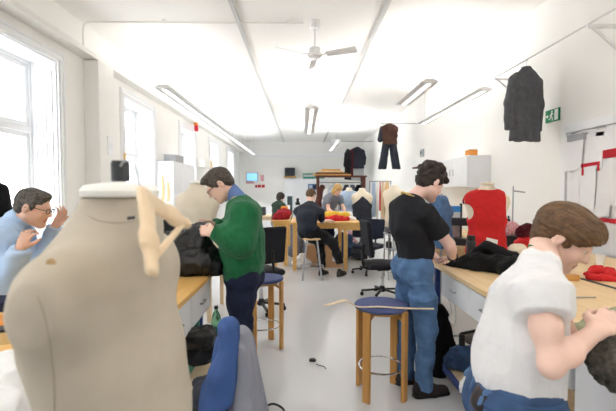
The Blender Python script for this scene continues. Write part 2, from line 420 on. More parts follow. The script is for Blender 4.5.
# ================================================================ the door on the right wall
dr = empty('door_1', (XR, 4.4, 0)); struct(dr)
d = MB(); dy0, dy1, dz = 3.55, 4.95, 2.3
for a, b in ((dy1 - .09, dy1), (dy0, dy0 + .09)): d.box((XR - .05, a, 0), (XR, b, dz))
d.box((XR - .05, dy0 + .09, dz - .09), (XR, dy1 - .09, dz)); d.build('door_frame', M['paint'], dr, bev=.008)
MB().box((XR - .03, dy0 + .1, .005), (XR, dy1 - .1, dz - .1)).build('door_leaf', M['paint'], dr, bev=.004)
cl = MB(); cl.box((XR - .09, 4.5, 2.1), (XR - .03, 4.78, 2.17)); cl.beam(A(XR - .1, 4.68, 2.18), A(XR - .16, 4.42, 2.185), .025, .012); cl.beam(A(XR - .16, 4.42, 2.185), A(XR - .06, 4.2, 2.19), .02, .012)
cl.build('door_closer', M['grey_metal'], dr, bev=.006)
# ================================================================ lamps
def fixture(x, y0, y1, z, label, group=None, pw=1.):
    r = empty('pendant_light', (x, (y0 + y1) / 2, z), label, 'ceiling light', group)
    wing = MB(); P = [(-.13, .0), (-.125, .012), (-.05, .05), (.05, .05), (.125, .012), (.13, 0), (.045, .0), (.04, -.012), (-.04, -.012), (-.045, .0)]
    wing.prism([(p[0], p[1]) for p in P], (x, (y0 + y1) / 2, z), X3, Z3, y1 - y0 - .02); wing.build('housing', M['lamp_grey'], r, bev=.004)
    di = MB(); di.box((x - .035, y0 + .06, z - .018), (x + .035, y1 - .06, z - .0125)); di.build('diffuser', M['tube'], r)
    for e in (y0, y1 - .01): MB().prism([(p[0] * 1.02, p[1] * 1.02) for p in P], (x, e + .005, z), X3, Z3, .01).build('end_cap', M['white_metal'], r)
    for e in (y0 + .25, y1 - .25):
        MB().tube([A(x, e, z + .05), A(x, e, ZC)], .0025, 6).build('suspension_wire', M['steel'], r)
    a = bpy.data.lights.new('lamp tubes', 'AREA'); a.shape = 'RECTANGLE'; a.size = .1; a.size_y = y1 - y0 - .1; a.energy = LAMP * pw; a.color = (1, .985, .96)
    ao = bpy.data.objects.new('lamp_tubes', a); COL.objects.link(ao); ao.location = (0, 0, .06); ao.rotation_euler = (PI, 0, 0); ao.parent = r
    return r
M['lamp_grey'] = mat('pale grey lamp housing', (216, 217, 219), .45, .01)
M['tube'] = emit('lamp diffuser', (255, 252, 246), 1.2)
G1 = 'hanging light fixtures of the left row'
for k in range(6):
    fixture(-2.13, 6.4 + 2.02 * k, 8.4 + 2.02 * k, 3.1, ['long grey hanging light by the windows, nearest of the left row', 'second grey hanging light of the left row, joined to the nearest', 'third hanging light along the left row', 'fourth hanging light along the left row', 'fifth hanging light along the left row', 'last hanging light of the left row by the end wall'][k], G1, .32)
G2 = 'hanging light fixtures by the right wall'
fixture(2.86, 6.45, 8.15, 3.1, 'nearest of the two grey hanging lights along the right wall, behind the jacket', G2, .35)
fixture(2.86, 8.2, 9.85, 3.1, 'farther of the two joined grey hanging lights along the right wall', G2, .35)
fixture(1.86, 6.0, 7.6, 3.1, 'single grey hanging light above the man in black T-shirt', None, .4)
for x in (-2.13, .2, 1.86):  # unseen fixtures added behind the camera to brighten the near end
    for y in (-2.6, -.4):
        fixture(x, y, y + 1.9, 3.1, 'added unseen hanging light behind the viewpoint, brightening the near end', 'added unseen lights behind the viewpoint', .5)
G3 = 'hanging light fixtures along the middle of the ceiling'
fixture(.19, 7.7, 9.4, 3.05, 'grey ribbed hanging light just behind the ceiling fan, nearer of two', G3, .45)
fixture(.19, 9.45, 11.15, 3.05, 'grey ribbed hanging light behind the ceiling fan, farther of two', G3, .5)
fixture(1.15, 13.3, 15.0, 3.1, 'small white hanging light near the end wall, nearer of two', 'hanging light fixtures by the end wall', 1.3)
fixture(1.15, 15.05, 16.75, 3.1, 'small white hanging light near the end wall, farther of two', 'hanging light fixtures by the end wall', 1.5)
# ================================================================ people
def skin(name, c): return mat(name, c, .5, .05, 9., .05, 120)
M['skin'] = skin('light skin', (240, 202, 184)); M['skin_b'] = skin('warm skin', (228, 184, 160)); M['skin_c'] = skin('pale pink skin', (240, 202, 192))
M['lip'] = mat('lips', (208, 146, 134), .45); M['eye'] = mat('eye white', (236, 232, 228), .25); M['iris'] = mat('dark iris', (52, 38, 30), .2)
M['hair_dark'] = mat('dark brown hair', (48, 36, 30), .55, .35, 26., .6, 90, stretch=(1, 1, .3))
M['hair_grey'] = mat('grey flecked hair', (92, 86, 80), .6, .4, 60., .6, 120)
M['hair_brown'] = mat('mid brown hair', (104, 76, 50), .5, .3, 40., .5, 90, stretch=(.5, 1.6, 1.6))
M['hair_fair'] = mat('fair hair', (206, 170, 110), .55, .2, 30., .4, 90)
M['hair_mix'] = mat('greying dark brown hair', (84, 74, 66), .55, .4, 50., .6, 110)
M['denim'] = mat('blue denim', (84, 118, 160), .85, .18, 14., .25, 400); M['denim_dark'] = mat('dark navy denim', (22, 30, 58), .85, .14, 12., .2, 400)
M['denim_mid'] = mat('mid blue denim', (58, 84, 122), .85, .16, 14., .25, 400)
M['black_cotton'] = mat('black cotton', (27, 28, 34), .85, .12, 10., .1, 300); M['white_cotton'] = mat('white cotton', (232, 231, 232), .85, .015, 8., .08, 300)
M['green_wool'] = mat('green wool knit', (22, 104, 62), .9, .1, 40., .3, 260, sheen=.12); M['sky_cotton'] = mat('light blue shirt cotton', (178, 202, 232), .8, .05, 12., .05, 300)
M['collar_blue'] = mat('blue shirt collar cotton', (110, 138, 196), .8, .06, 12.); M['navy_cotton'] = mat('dark navy cotton', (38, 44, 56), .85, .1, 10., .1, 300)
M['leather'] = mat('dark leather', (44, 34, 32), .5, .15, 30.); M['shoe'] = mat('dark grey suede shoe', (52, 46, 46), .8, .12, 30., .1, 200)
M['black_trouser'] = mat('black trouser cloth', (20, 20, 24), .9, .12, 12.); M['grey_cotton'] = mat('grey cotton', (126, 134, 150), .85, .06, 12.)
M['dark_green'] = mat('dark green wool', (44, 66, 56), .9, .2, 30.)
M['tape'] = mat('yellow tape measure', (226, 196, 112), .5, .08, 20.); M['lanyard'] = mat('green lanyard', (22, 128, 74), .6)

def frame(f, up=Z3):
    f = nrm(f); r = nrm(np.cross(f, up)); return f, r, np.cross(r, f)
def head(S, c, f, r, u, s=1., ear=1., fem=False):
    """head sculpted round its centre c; f forward, r to its right, u up"""
    H = lambda x, y, z: np.asarray(c) + s * (x * r + y * f + z * u)
    R = np.array([r, f, u]); q = lambda *v: tuple(t * s for t in v)
    S.ell(H(0, -.012, .032), q(.074, .096, .086), R, .02)
    S.ell(H(0, .030, -.035), q(.060, .066, .078), R, .03 * s)
    jw = .046 if fem else .052
    for e in (-1, 1):
        S.cone(H(e * jw, -.004, -.058), H(e * .014, .066, -.098), .022 * s, .018 * s, .03 * s)
        S.ell(H(e * .036, .066, -.030), q(.022, .022, .024), R, .02 * s)
        S.cone(H(e * .012, .086, .020), H(e * .042, .074, .020), .012 * s, .010 * s, .018 * s)
    S.ell(H(0, .074, -.100), q(.020, .017, .017), R, .02 * s)
    S.cone(H(0, .088, .014), H(0, .108, -.026), .0085 * s, .0125 * s, .012 * s)
    for e in (-1, 1):
        S.ell(H(e * .012, .097, -.030), q(.008, .010, .008), R, .006 * s)
        S.ell(H(e * .032, .096, .002), q(.016, .014, .010), R, .012 * s, '-')
        S.ell(H(e * .031, .076, .002), q(.0125, .0125, .0125), R, .003)
    S.ell(H(0, .087, -.060), q(.022, .012, .0065), R, .006 * s); S.ell(H(0, .084, -.072), q(.019, .012, .007), R, .006 * s)
    S.ell(H(0, .102, -.0655), q(.022, .008, .002), R, .003, '-')
    if ear:
        for e in (-1, 1):
            Re = np.array([nrm(r + e * .0 * f), nrm(f - .25 * u + e * r * -.35), nrm(u + .25 * f)])
            S.ell(H(e * .077, -.012, -.004), q(.009, .019, .033), Re, .006 * s)
            S.ell(H(e * .088, -.008, .002), q(.006, .009, .018), Re, .004 * s, '-')
    return H
def face_mats(c, f, r, u, s=1.):
    c = np.asarray(c)
    def mf(P):
        d = (P - c) / s; x, y, z = d @ r, d @ f, d @ u; m = np.zeros(len(P), int)
        m[(np.abs(x) < .024) & (y > .078) & (z < -.053) & (z > -.080) & (np.abs(x) < .024 - .6 * np.abs(z + .066))] = 1
        e = ((np.abs(x) - .031) ** 2 + (z - .002) ** 2 < .0115 ** 2) & (y > .074) & (y < .1); m[e & (np.abs(z - .002) < .007)] = 2
        m[((np.abs(x) - .031) ** 2 + (z - .001) ** 2 < .0055 ** 2) & e] = 3
        return m
    return mf
def hand(S, w, d, n, thumb, curl=.5, s=1., spread=.05, curls=None, tcurl=.4):
    """w wrist, d towards the fingers, n back of the hand, thumb = +1 when the thumb is on d x n"""
    d = nrm(d); n = nrm(n - (n @ d) * d); t = np.cross(d, n) * thumb
    w = np.asarray(w, float); s = s * 1.0
    pk = w + d * .085 * s
    S.econe(w - d * .005, w + d * .03 * s, (.026 * s, .019 * s), (.034 * s, .016 * s), t, .015)
    S.econe(w + d * .03 * s, w + d * .085 * s, (.036 * s, .0155 * s), (.039 * s, .0125 * s), t, .012)
    L = (.072, .080, .075, .058)
    for i in range(4):
        o = (.030 - .020 * i); a = (curls[i] if curls else curl) * (1 + .08 * i); p = pk + t * o * s - d * .006 * s - d * .004 * abs(i - 1) * s
        dr = nrm(d + t * (1.5 - i) * spread); rr = (.0092, .0095, .009, .0078)[i] * s
        for q, fr in enumerate((.44, .32, .26)):
            ang = a * (q + .6); dd = dr * math.cos(ang) - n * math.sin(ang); e = p + dd * L[i] * fr * s
            S.cone(p, e, rr * (1 - .1 * q), rr * (.92 - .1 * q), .004 if q or True else .01); p = e
    p = w + d * .022 * s + t * .026 * s - n * .004 * s
    t1 = p + (d * .55 + t * .62 - n * .30) * .045 * s; t2 = t1 + nrm(d * (.85) + t * (.35 - tcurl * .5) - n * (.2 + tcurl * .5)) * .034 * s; t3 = t2 + nrm(d + t * (.1 - tcurl) - n * (.2 + tcurl * .6)) * .027 * s
    S.cone(p, t1, .0165 * s, .0125 * s, .012); S.cone(t1, t2, .0115 * s, .0098 * s, .004); S.cone(t2, t3, .0098 * s, .0078 * s, .004)
def torso(S, sp, rad, side, inf=0., k=.05):
    for i in range(len(sp) - 1):
        S.econe(sp[i], sp[i + 1], (rad[i][0] + inf, rad[i][1] + inf), (rad[i + 1][0] + inf, rad[i + 1][1] + inf), side, k)
def limb(S, pts, rad, inf=0., k=.02, t0=None): S.chain(pts, [r + inf for r in rad], k)
def mid(a, b, t): return np.asarray(a) + (np.asarray(b) - np.asarray(a)) * t
def hems(S, pts, rad, inf, upto, k=.03, er=.012):
    """sleeve or leg along pts, ending with an open, flat hem at 'upto' along the last segment"""
    for i in range(len(pts) - 2): S.cone(pts[i], pts[i + 1], rad[i] + inf, rad[i + 1] + inf, k)
    a, b = pts[-2], mid(pts[-2], pts[-1], upto); rb = rad[-2] + (rad[-1] - rad[-2]) * upto
    sd = nrm(np.cross(nrm(np.asarray(b) - a), A(.3, .5, .81)))
    S.econe(a, b, (rad[-2] + inf,) * 2, (rb + inf,) * 2, sd, k, er)
def shoe(name, ankle, toe, m, parent, s=1.):
    S = SDF(.006); ankle = np.asarray(ankle, float); d = nrm(A(toe[0] - ankle[0], toe[1] - ankle[1], 0)); sd = np.cross(d, Z3); fl = A(ankle[0], ankle[1], 0)
    S.econe(fl - d * .045 * s + Z3 * .045, fl + d * .06 * s + Z3 * .05, (.038, .045), (.044, .042), sd, .03)
    S.econe(fl + d * .06 * s + Z3 * .042, fl + d * .165 * s + Z3 * .034, (.045, .038), (.045, .030), sd, .03)
    S.econe(fl - d * .02 + Z3 * .05, fl - d * .025 + Z3 * .105, (.04, .045), (.036, .042), sd, .03)
    S.cut(fl + Z3 * .012, -Z3); o = S.build(name, m, parent)
    T = SDF(.006); T.econe(fl - d * .055 * s + Z3 * .01, fl + d * .07 * s + Z3 * .01, (.043, .03), (.048, .03), sd, .02); T.econe(fl + d * .07 * s + Z3 * .01, fl + d * .18 * s + Z3 * .01, (.048, .03), (.042, .026), sd, .02)
    T.cut(fl + Z3 * .001, -Z3); T.cut(fl + Z3 * .02, Z3); T.build('sole', M['black_plastic'], o)
    return o
def hairdo(S, H, r, f, u, s, style):
    R = np.array([r, f, u])
    q = lambda *v: tuple(t * s for t in v)
    style(S, H, R, q)
def strands(c, f, r, u, amp, seed, sc=(55, 14, 30)):
    Bm = np.array([r, f, u]); c = np.asarray(c)
    def fn(P, N):
        L = (P - c) @ Bm.T; th = np.arctan2(L[:, 0], L[:, 2]); Q = np.stack([th * .09 * sc[0], L[:, 1] * sc[1], np.linalg.norm(L, axis=1) * sc[2]], 1)
        return amp * ((1 - np.abs(2 * vnoise(Q, seed) - 1)) - .5 + .6 * (vnoise(Q * 2.2, seed + 3) - .5))
    return fn
def specs(c, f, r, u, m, parent, s=1.):
    """a pair of glasses worn on the face"""
    H = lambda x, y, z: np.asarray(c) + s * (x * r + y * f + z * u); g = MB()
    for e in (-1, 1):
        pts = [H(e * .034 + .022 * math.copysign(abs(math.cos(a)) ** .7, math.cos(a)), .106 - .10 * abs(e * .034 + .022 * math.cos(a)) ** 1.1, .0 + .015 * math.copysign(abs(math.sin(a)) ** .7, math.sin(a))) for a in np.linspace(0, 2 * PI, 21)[:-1]]
        g.tube(pts, .0024 * s, 6, closed=True)
        g.tube([H(e * .058, .098, .006), H(e * .074, .08, .008), H(e * .081, .0, .012), H(e * .082, -.02, -.004)], .0022 * s, 6)
    g.tube([H(-.012, .106, .004), H(0, .111, .007), H(.012, .106, .004)], .0022 * s, 6)
    return g.build('glasses', m, parent, True)
TW = [(.158, .112), (.150, .110), (.165, .118), (.172, .112), (.075, .065)]     # pelvis, waist, chest, shoulder line, neck base (half width, half depth)
def ctrl(pel, neck, f, bow=.03):
    """spine from pelvis to neck base with a little forward curve at the waist"""
    pel = np.asarray(pel, float); neck = np.asarray(neck, float); b = np.asarray(f) * bow
    return [pel, mid(pel, neck, .30) + b * .3, mid(pel, neck, .62) - b * .6, mid(pel, neck, .86) - b * .6, neck]
ARM = [.050, .042, .033, .026]; LEG = [.088, .072, .056, .045]

# ---------------------------------------------------------------- the man in black T-shirt
def man_in_black():
    f, r, u = frame(A(.975, .22, 0))
    base = A(.885, 3.10, 0)
    P = empty('person', base, 'man with curly dark hair in black T-shirt and blue jeans bent over sewing', 'person')
    L = lambda a, b, z: base + a * f + b * r + z * Z3
    pel = L(-.04, 0, .97); nk = U(412, 200, 3.04); spine = ctrl(pel, nk, f, .05)
    shr = U(424, 213, 2.90); shl = nk + (nk - shr) * A(1, 1, 0) + A(0, 0, -.10) + f * .02
    elr = U(449, 244, 2.99); wrr = U(453, 258, 3.22); ell = L(.16, -.30, 1.12); wrl = U(437, 259, 3.44)
    hr, hl = L(-.04, .095, .95), L(-.03, -.095, .95); kr, kl = L(.02, .10, .52), L(-.02, -.11, .52); ar, al = L(.0, .10, .09), L(-.04, -.12, .09)
    hf, hrr, hu = frame(nrm(A(.84, .42, -.52))); hc = U(430, 183, 3.06)
    S = SDF(.005); torso(S, spine, TW, r, -.024)
    for a, b, c in ((shr, elr, wrr), (shl, ell, wrl)): limb(S, [mid(spine[3], a, .6), a, mid(a, b, .45), b, mid(b, c, .35), c], [.055, .054, .047, .040, .042, .027])
    for a, b, c in ((hr, kr, ar), (hl, kl, al)): limb(S, [a, b, c], [.08, .055, .04])
    S.cone(nk - f * .0, hc - .03 * hf - .05 * hu, .056, .053, .04)
    head(S, hc, hf, hrr, hu, 1.02)
    hand(S, wrr, nrm(A(-.55, .65, -.12)), nrm(A(.15, .1, 1)), -1, .35); hand(S, wrl, nrm(A(.85, .2, -.35)), nrm(A(.1, .1, 1)), 1, .5)
    S.build('body', [M['skin_c'], M['lip'], M['eye'], M['iris']], P, mfun=face_mats(hc, hf, hrr, hu, 1.02))
    T = SDF(.007); torso(T, [spine[0] + Z3 * .02] + spine[1:4] + [mid(spine[3], spine[4], .55)], [(.152, .112), (.146, .108), (.160, .116), (.165, .104), (.092, .072)], r, .006)
    for a, b in ((shr, elr), (shl, ell)): hems(T, [mid(spine[3], a, .5), a, b], [.062, .062, .060], .010, .62)
    T.cut(pel + Z3 * .066, -Z3)
    tee = T.build('t_shirt', M['black_cotton'], P, folds((7, 7, 3.5), .014, 3)); tee['label'] = 'black short-sleeved T-shirt'
    J = SDF(.007)
    J.econe(pel + Z3 * .066, pel - Z3 * .02, (.152, .110), (.160, .122), r, .04, .02)
    for a, b, c in ((hr, kr, ar), (hl, kl, al)): hems(J, [a + Z3 * .01, mid(a, b, .5), b, mid(b, c, .55), c - Z3 * .03], [.090, .086, .070, .061, .059], .004, .95, .05)
    J.ell(pel - f * .062 + r * .065 - Z3 * .03, (.078, .078, .10), None, .05); J.ell(pel - f * .062 - r * .065 - Z3 * .03, (.078, .078, .10), None, .05)
    je = J.build('jeans', M['denim'], P, [folds((6, 6, 11), .012, 8), folds((14, 14, 24), .004, 9)]); je['label'] = 'faded blue denim jeans'
    JD = [folds((6, 6, 11), .012, 8), folds((14, 14, 24), .004, 9)]
    for e in (1, -1):
        c = pel + r * e * .075 - Z3 * .055
        J.patch(.004, [(c, f), (c + r * .06, r), (c - r * .06, -r), (c + Z3 * .075, Z3), (c - Z3 * .07, -Z3 + .35 * r), (c - Z3 * .07, -Z3 - .35 * r)]).build('back_pocket', M['denim'], je, JD)
    B = SDF(.006); B.econe(pel + Z3 * .028, pel + Z3 * .062, (.162, .121), (.160, .119), r, .01, .006); b = B.build('belt', M['leather'], P)
    for a, k, nm in ((ar, ar + f * .15 - r * 0, 'shoe'), (al, al + f * .15, 'shoe')): shoe(nm, a, k, M['shoe'], P, 1.05)
    h = SDF(.006); Q = np.array([hrr, hf, hu]); H = lambda x, y, z: hc + 1.02 * (x * hrr + y * hf + z * hu)
    h.ell(H(0, -.018, .048), (.086, .103, .086), Q, .02); h.ell(H(0, -.055, .0), (.076, .062, .075), Q, .03); h.ell(H(0, .055, .085), (.062, .05, .040), Q, .03)
    for i in range(34):
        a = random.uniform(0, 2 * PI); e = random.uniform(.15, 1.2); d = A(math.cos(a) * math.sin(e) * .086, math.sin(a) * math.sin(e) * .10 - .018, math.cos(e) * .088 + .048)
        h.ell(H(*d), (.026, .026, .022), None, .015)
    for e in (-1, 1): h.ell(H(e * .078, .015, .03), (.012, .02, .03), Q, .02); h.ell(H(e * .07, .06, .06), (.02, .03, .025), Q, .02)
    h.ell(H(0, .10, -.02), (.075, .050, .085), Q, .015, '-'); 
    for e in (-1, 1): h.ell(H(e * .09, -.006, -.02), (.03, .024, .04), Q, .01, '-')
    h.build('hair', M['hair_dark'], P, strands(hc, hf, hrr, hu, .014, 4, (26, 26, 26)))
    tp = MB(); tp.tube(spline([nk + r * .06 + f * .12 - Z3 * .16, nk + r * .085 + f * .05 - Z3 * .02, nk + r * .062 - f * .045 + Z3 * .035, nk - f * .075 + Z3 * .055, nk - r * .062 - f * .045 + Z3 * .035, nk - r * .085 + f * .05 - Z3 * .02, nk - r * .06 + f * .12 - Z3 * .16], 5), .011, 8, flat=.5)
    tp.build('tape_measure', M['tape'], P, True)['label'] = 'yellow tape measure round the neck'
    br = MB(); fd = nrm(wrr - elr); X = nrm(np.cross(fd, Z3)); Yb = np.cross(X, fd); br.tube(arc(wrr - fd * .03, X, Yb, .034, 0, 2 * PI * 19 / 20, 19), .006, 8, closed=True); br.build('bracelet', M['black_plastic'], P, True)
man_in_black()
def jeans(P, pel, r, f, legs, m, inf, seed, res=.007, w=(.168, .118), nm='trousers', amp=1., k=.05):
    J = SDF(res); J.econe(pel + Z3 * .06, pel - Z3 * .02, (w[0], w[1]), (w[0] + .006, w[1] + .012), r, .04, .015)
    for a, b, c in legs: hems(J, [a + (pel - a) * .1, mid(a, b, .5), b, mid(b, c, .55), c - Z3 * .02], [.098, .090, .072, .062, .058], inf, .95, k)
    for e in (-1, 1): J.ell(pel - f * .06 + r * .07 * e - Z3 * .03, (.085, .085, .10), None, .05)
    D = [folds((6, 6, 11), .011 * amp, seed), folds((14, 14, 24), .004 * amp, seed + 1)]
    return J, D, J.build(nm, m, P, D)
# ---------------------------------------------------------------- the woman in white T-shirt
def woman_in_white():
    f, r, u = frame(A(.97, -.12, 0)); base = A(.70, 1.34, 0)
    P = empty('person', base, 'person with short brown hair in white T-shirt and jeans bent over the near bench', 'person')
    pel = U(517, 400, 1.33); s3 = U(522, 338, 1.33); s4 = U(529, 300, 1.34); nk = U(541, 263, 1.39)
    spine = [pel, mid(pel, s3, .5) - f * .012, s3, s4, nk]
    shr = U(541, 293, 1.19); elr = U(551, 366, 1.10); wrr = U(596, 331, 1.22)
    shl = s4 + (s4 - shr) * A(1, 1, .4) + f * .05; ell = U(585, 352, 1.50); wrl = U(602, 336, 1.33)
    hr, hl = pel + r * .09 - Z3 * .02, pel - r * .09 - Z3 * .02
    legs = [(h, h + f * .02 - Z3 * .40, A(*(h + f * .0)[:2], .09)) for h in (hr, hl)]
    hf, hrr, hu = frame(nrm(A(.68, -.50, -.58))); hc = U(563.5, 238.5, 1.48); hs = .91
    S = SDF(.0035)
    torso(S, spine, [(.15, .10), (.125, .095), (.14, .10), (.145, .09), (.065, .06)], r, -.012)
    for a, b, c in ((shr, elr, wrr), (shl, ell, wrl)):
        limb(S, [mid(s4, a, .6), a, mid(a, b, .5), b, mid(b, c, .35), c], [.042, .041, .037, .0275, .0325, .0235], 0, .03)
    for h, k, a in legs: limb(S, [h, k, a], [.075, .05, .038])
    S.cone(nk, hc - .04 * hf - .05 * hu, .050, .046, .04)
    head(S, hc, hf, hrr, hu, hs, fem=True)
    hand(S, wrr, nrm(A(.80, .30, .42)), nrm(A(-.30, -.55, .75)), -1, .5, .95, curls=[.5, .62, .7, .78], tcurl=.3)
    hand(S, wrl, nrm(A(.6, -.15, .35)), nrm(A(-.1, .5, .8)), 1, .6, .95)
    S.build('body', [M['skin'], M['lip'], M['eye'], M['iris']], P, mfun=face_mats(hc, hf, hrr, hu, hs))
    T = SDF(.005)
    torso(T, [pel + Z3 * .015, spine[1], s3, s4, mid(s4, nk, .9)], [(.150, .114), (.138, .112), (.148, .112), (.14, .088), (.070, .058)], r, .004, .05)
    for a, b in ((shr, elr), (shl, ell)): hems(T, [mid(s4, a, .5), a, b], [.055, .055, .058], .008, .25, .05, .008)
    T.cut(pel + Z3 * .035, A(.12, 0, -1))
    n0 = nrm(hc - nk)
    T.ell(mid(nk, hc, .42) + f * .02, (.062, .062, .062), None, .01, '-')
    D = [folds((10, 10, 4.5), .012, 13), folds((24, 24, 11), .004, 14)]
    tee = T.build('t_shirt', M['white_cotton'], P, D); tee['label'] = 'plain white short-sleeved T-shirt'
    J, JD, je = jeans(P, pel - Z3 * .0, r, f, legs, M['denim_mid'], .005, 21, .006, (.152, .112), 'jeans', .8)
    c = pel + Z3 * .035
    bl = J.patch(.005, [(c + Z3 * .028, Z3), (c - Z3 * .012, -Z3)]).build('waistband', M['denim_mid'], je, JD)
    for k, q in enumerate((-.115, -.02, .09)):
        c2 = pel + r * q; J.patch(.010, [(c2 + r * .008, r), (c2 - r * .008, -r), (c2, f), (c + Z3 * .033, Z3), (c - Z3 * .016, -Z3)]).build('belt_loop', M['denim'], je, JD)
    c2 = pel + r * .062; J.patch(.009, [(c2 + r * .038, r), (c2 - r * .038, -r), (c2, f), (c + Z3 * .022, Z3), (c - Z3 * .034, -Z3)]).build('leather_patch', M['leather'], je, JD)['label'] = 'dark leather waistband patch'
    for h, k, a in legs: shoe('shoe', a, a + f * .15, M['shoe'], P, .95)
    H = lambda x, y, z: hc + hs * (x * hrr + y * hf + z * hu); Q = np.array([hrr, hf, hu]); h = SDF(.0035)
    h.ell(H(0, -.016, .045), (.0845, .107, .085), Q, .02); h.ell(H(0, -.066, -.015), (.066, .040, .062), Q, .03)
    h.ell(H(0, .060, .070), (.064, .042, .046), Q, .03); h.ell(H(0, .090, .060), (.052, .016, .030), Q, .02)
    for e in (-1, 1): h.ell(H(e * .072, .026, .034), (.012, .034, .036), Q, .02); h.ell(H(e * .074, .012, -.008), (.009, .008, .020), Q, .012)
    h.ell(H(0, .120, -.024), (.085, .064, .080), Q, .012, '-')
    for e in (-1, 1): h.ell(H(e * .085, .078, -.012), (.035, .046, .046), Q, .012, '-')
    for e in (-1, 1): h.ell(H(e * .095, -.004, -.018), (.032, .024, .034), Q, .012, '-')
    h.ell(H(0, -.01, -.11), (.1, .075, .055), Q, .02, '-')
    h.build('hair', M['hair_brown'], P, [strands(hc, hf, hrr, hu, .006, 24, (60, 8, 40)), strands(hc, hf, hrr, hu, .003, 27, (140, 12, 60))])
    n0 = nrm(hc - .04 * hf - .05 * hu - nk); g0 = nrm(np.cross(n0, r)); g0 = g0 if g0 @ f > 0 else -g0; ly = MB()
    ly.tube([nk + n0 * (.036 - .045 * (math.sin(a_) * .5 + .5) ** 1.5) + (r * math.cos(a_) + g0 * math.sin(a_)) * (.0535 + .012 * (math.sin(a_) * .5 + .5)) for a_ in np.linspace(0, 2 * PI, 33)[:-1]], .0065, 8, closed=True, flat=.45)
    ly.build('lanyard', M['lanyard'], P, True)['label'] = 'green lanyard round the neck'
woman_in_white()

# ---------------------------------------------------------------- the man in green sweater
def man_in_green():
    f, r, u = frame(A(-.97, .22, 0)); base = A(-.47, 3.15, 0)
    P = empty('person', base, 'man with glasses in green sweater standing at the end of the left bench', 'person')
    pel = U(243, 274, 3.15); nk = U(236, 197, 3.13); s4 = U(244, 214, 3.14); s3 = U(243, 238, 3.15)
    spine = [pel, U(243, 258, 3.15), s3, s4, nk]
    shl = U(245, 214, 2.97); ell = U(243, 245, 2.90); wrl = U(214, 232, 2.93)
    shr = s4 + (s4 - shl) * A(1, 1, 1) + f * .04; elr = U(230, 240, 3.36); wrr = U(213, 225, 3.20)
    hl, hr = pel - r * .09, pel + r * .09
    legs = [(hl, U(242, 326, 3.08), A(*U(247, 380, 3.08)[:2], .09)), (hr, U(239, 324, 3.24), A(*U(240, 378, 3.26)[:2], .09))]
    hf, hrr, hu = frame(nrm(A(-.74, -.10, -.62))); hc = U(219.5, 184.5, 3.1); hs = 1.0
    S = SDF(.005); torso(S, spine, TW, r, -.02)
    for a, b, c in ((shl, ell, wrl), (shr, elr, wrr)): limb(S, [mid(s4, a, .6), a, b, c], [.05, .05, .04, .027], 0, .03)
    for h, k, a in legs: limb(S, [h, k, a], [.08, .055, .04])
    S.cone(nk, hc - .03 * hf - .05 * hu, .056, .054, .04); head(S, hc, hf, hrr, hu, hs)
    hand(S, wrl, nrm(A(-.80, .10, .1)), nrm(A(.1, -.9, .35)), 1, .75, 1.0, curls=[.7, .8, .85, .9], tcurl=.6)
    hand(S, wrr, nrm(A(-.75, -.2, .25)), nrm(A(.1, .75, .6)), -1, .7, 1.0, tcurl=.6)
    S.build('body', [M['skin'], M['lip'], M['eye'], M['iris']], P, mfun=face_mats(hc, hf, hrr, hu, hs))
    T = SDF(.006)
    torso(T, [pel + Z3 * .0, spine[1] , s3, s4, mid(s4, nk, .55)], [(.182, .128), (.188, .142), (.190, .136), (.18, .112), (.095, .075)], r, .004, .06)
    T.ell(spine[1] + f * .05, (.14, .14, .13), None, .06)
    for a, b, c in ((shl, ell, wrl), (shr, elr, wrr)): hems(T, [mid(s4, a, .5), a, mid(a, b, .6), b, mid(b, c, .5), c], [.060, .060, .058, .054, .049, .040], .010, .97, .085, .008)
    T.cut(pel - Z3 * .03, -Z3)
    D = [folds((8, 8, 4.5), .013, 33), folds((20, 20, 12), .004, 34)]
    sw = T.build('sweater', M['green_wool'], P, D); sw['label'] = 'green knitted sweater'
    T.patch(-.004, [(pel + Z3 * .012, Z3)]).build('hem_rib', M['green_wool'], sw, folds((90, 90, 1), .003, 36))
    C = SDF(.005); n0 = nrm(hc - .03 * hf - .05 * hu - nk); c0 = nk + n0 * .01
    C.cone(nk - n0 * .02, nk + n0 * .055, .066, .064, .02); C.ell(nk + n0 * .085, (.054, .054, .036), None, .008, '-'); C.ell(mid(nk, hc, .5) + f * .07 - Z3 * .01, (.03, .05, .05), None, .01, '-')
    for e in (-1, 1): C.cone(nk + n0 * .03 + r * e * .04 + f * .045, nk + f * .10 + r * e * .03 - Z3 * .03, .018, .010, .02)
    C.build('shirt_collar', M['collar_blue'], P)['label'] = 'blue shirt collar'
    jeans(P, pel, r, f, legs, M['denim_dark'], .004, 41, .008, (.155, .115), 'jeans', .6)[2]['label'] = 'dark navy jeans'
    for h, k, a in legs: shoe('shoe', a, a + f * .15, M['shoe'], P, 1.0)
    H = lambda x, y, z: hc + hs * (x * hrr + y * hf + z * hu); Q = np.array([hrr, hf, hu]); h = SDF(.0045)
    h.ell(H(0, -.016, .044), (.083, .104, .084), Q, .02); h.ell(H(0, -.062, -.01), (.070, .048, .066), Q, .03); h.ell(H(0, .062, .086), (.056, .044, .030), Q, .025)
    for e in (-1, 1): h.ell(H(e * .075, .018, .018), (.010, .018, .034), Q, .015)
    h.ell(H(0, .114, .0), (.082, .058, .080), Q, .012, '-')
    for e in (-1, 1): h.ell(H(e * .094, -.004, -.014), (.03, .024, .034), Q, .01, '-')
    h.ell(H(0, .0, -.115), (.1, .09, .06), Q, .02, '-')
    h.build('hair', M['hair_mix'], P, strands(hc, hf, hrr, hu, .007, 44, (60, 10, 40)))
    specs(hc, hf, hrr, hu, M['black_plastic'], P, hs)
man_in_green()

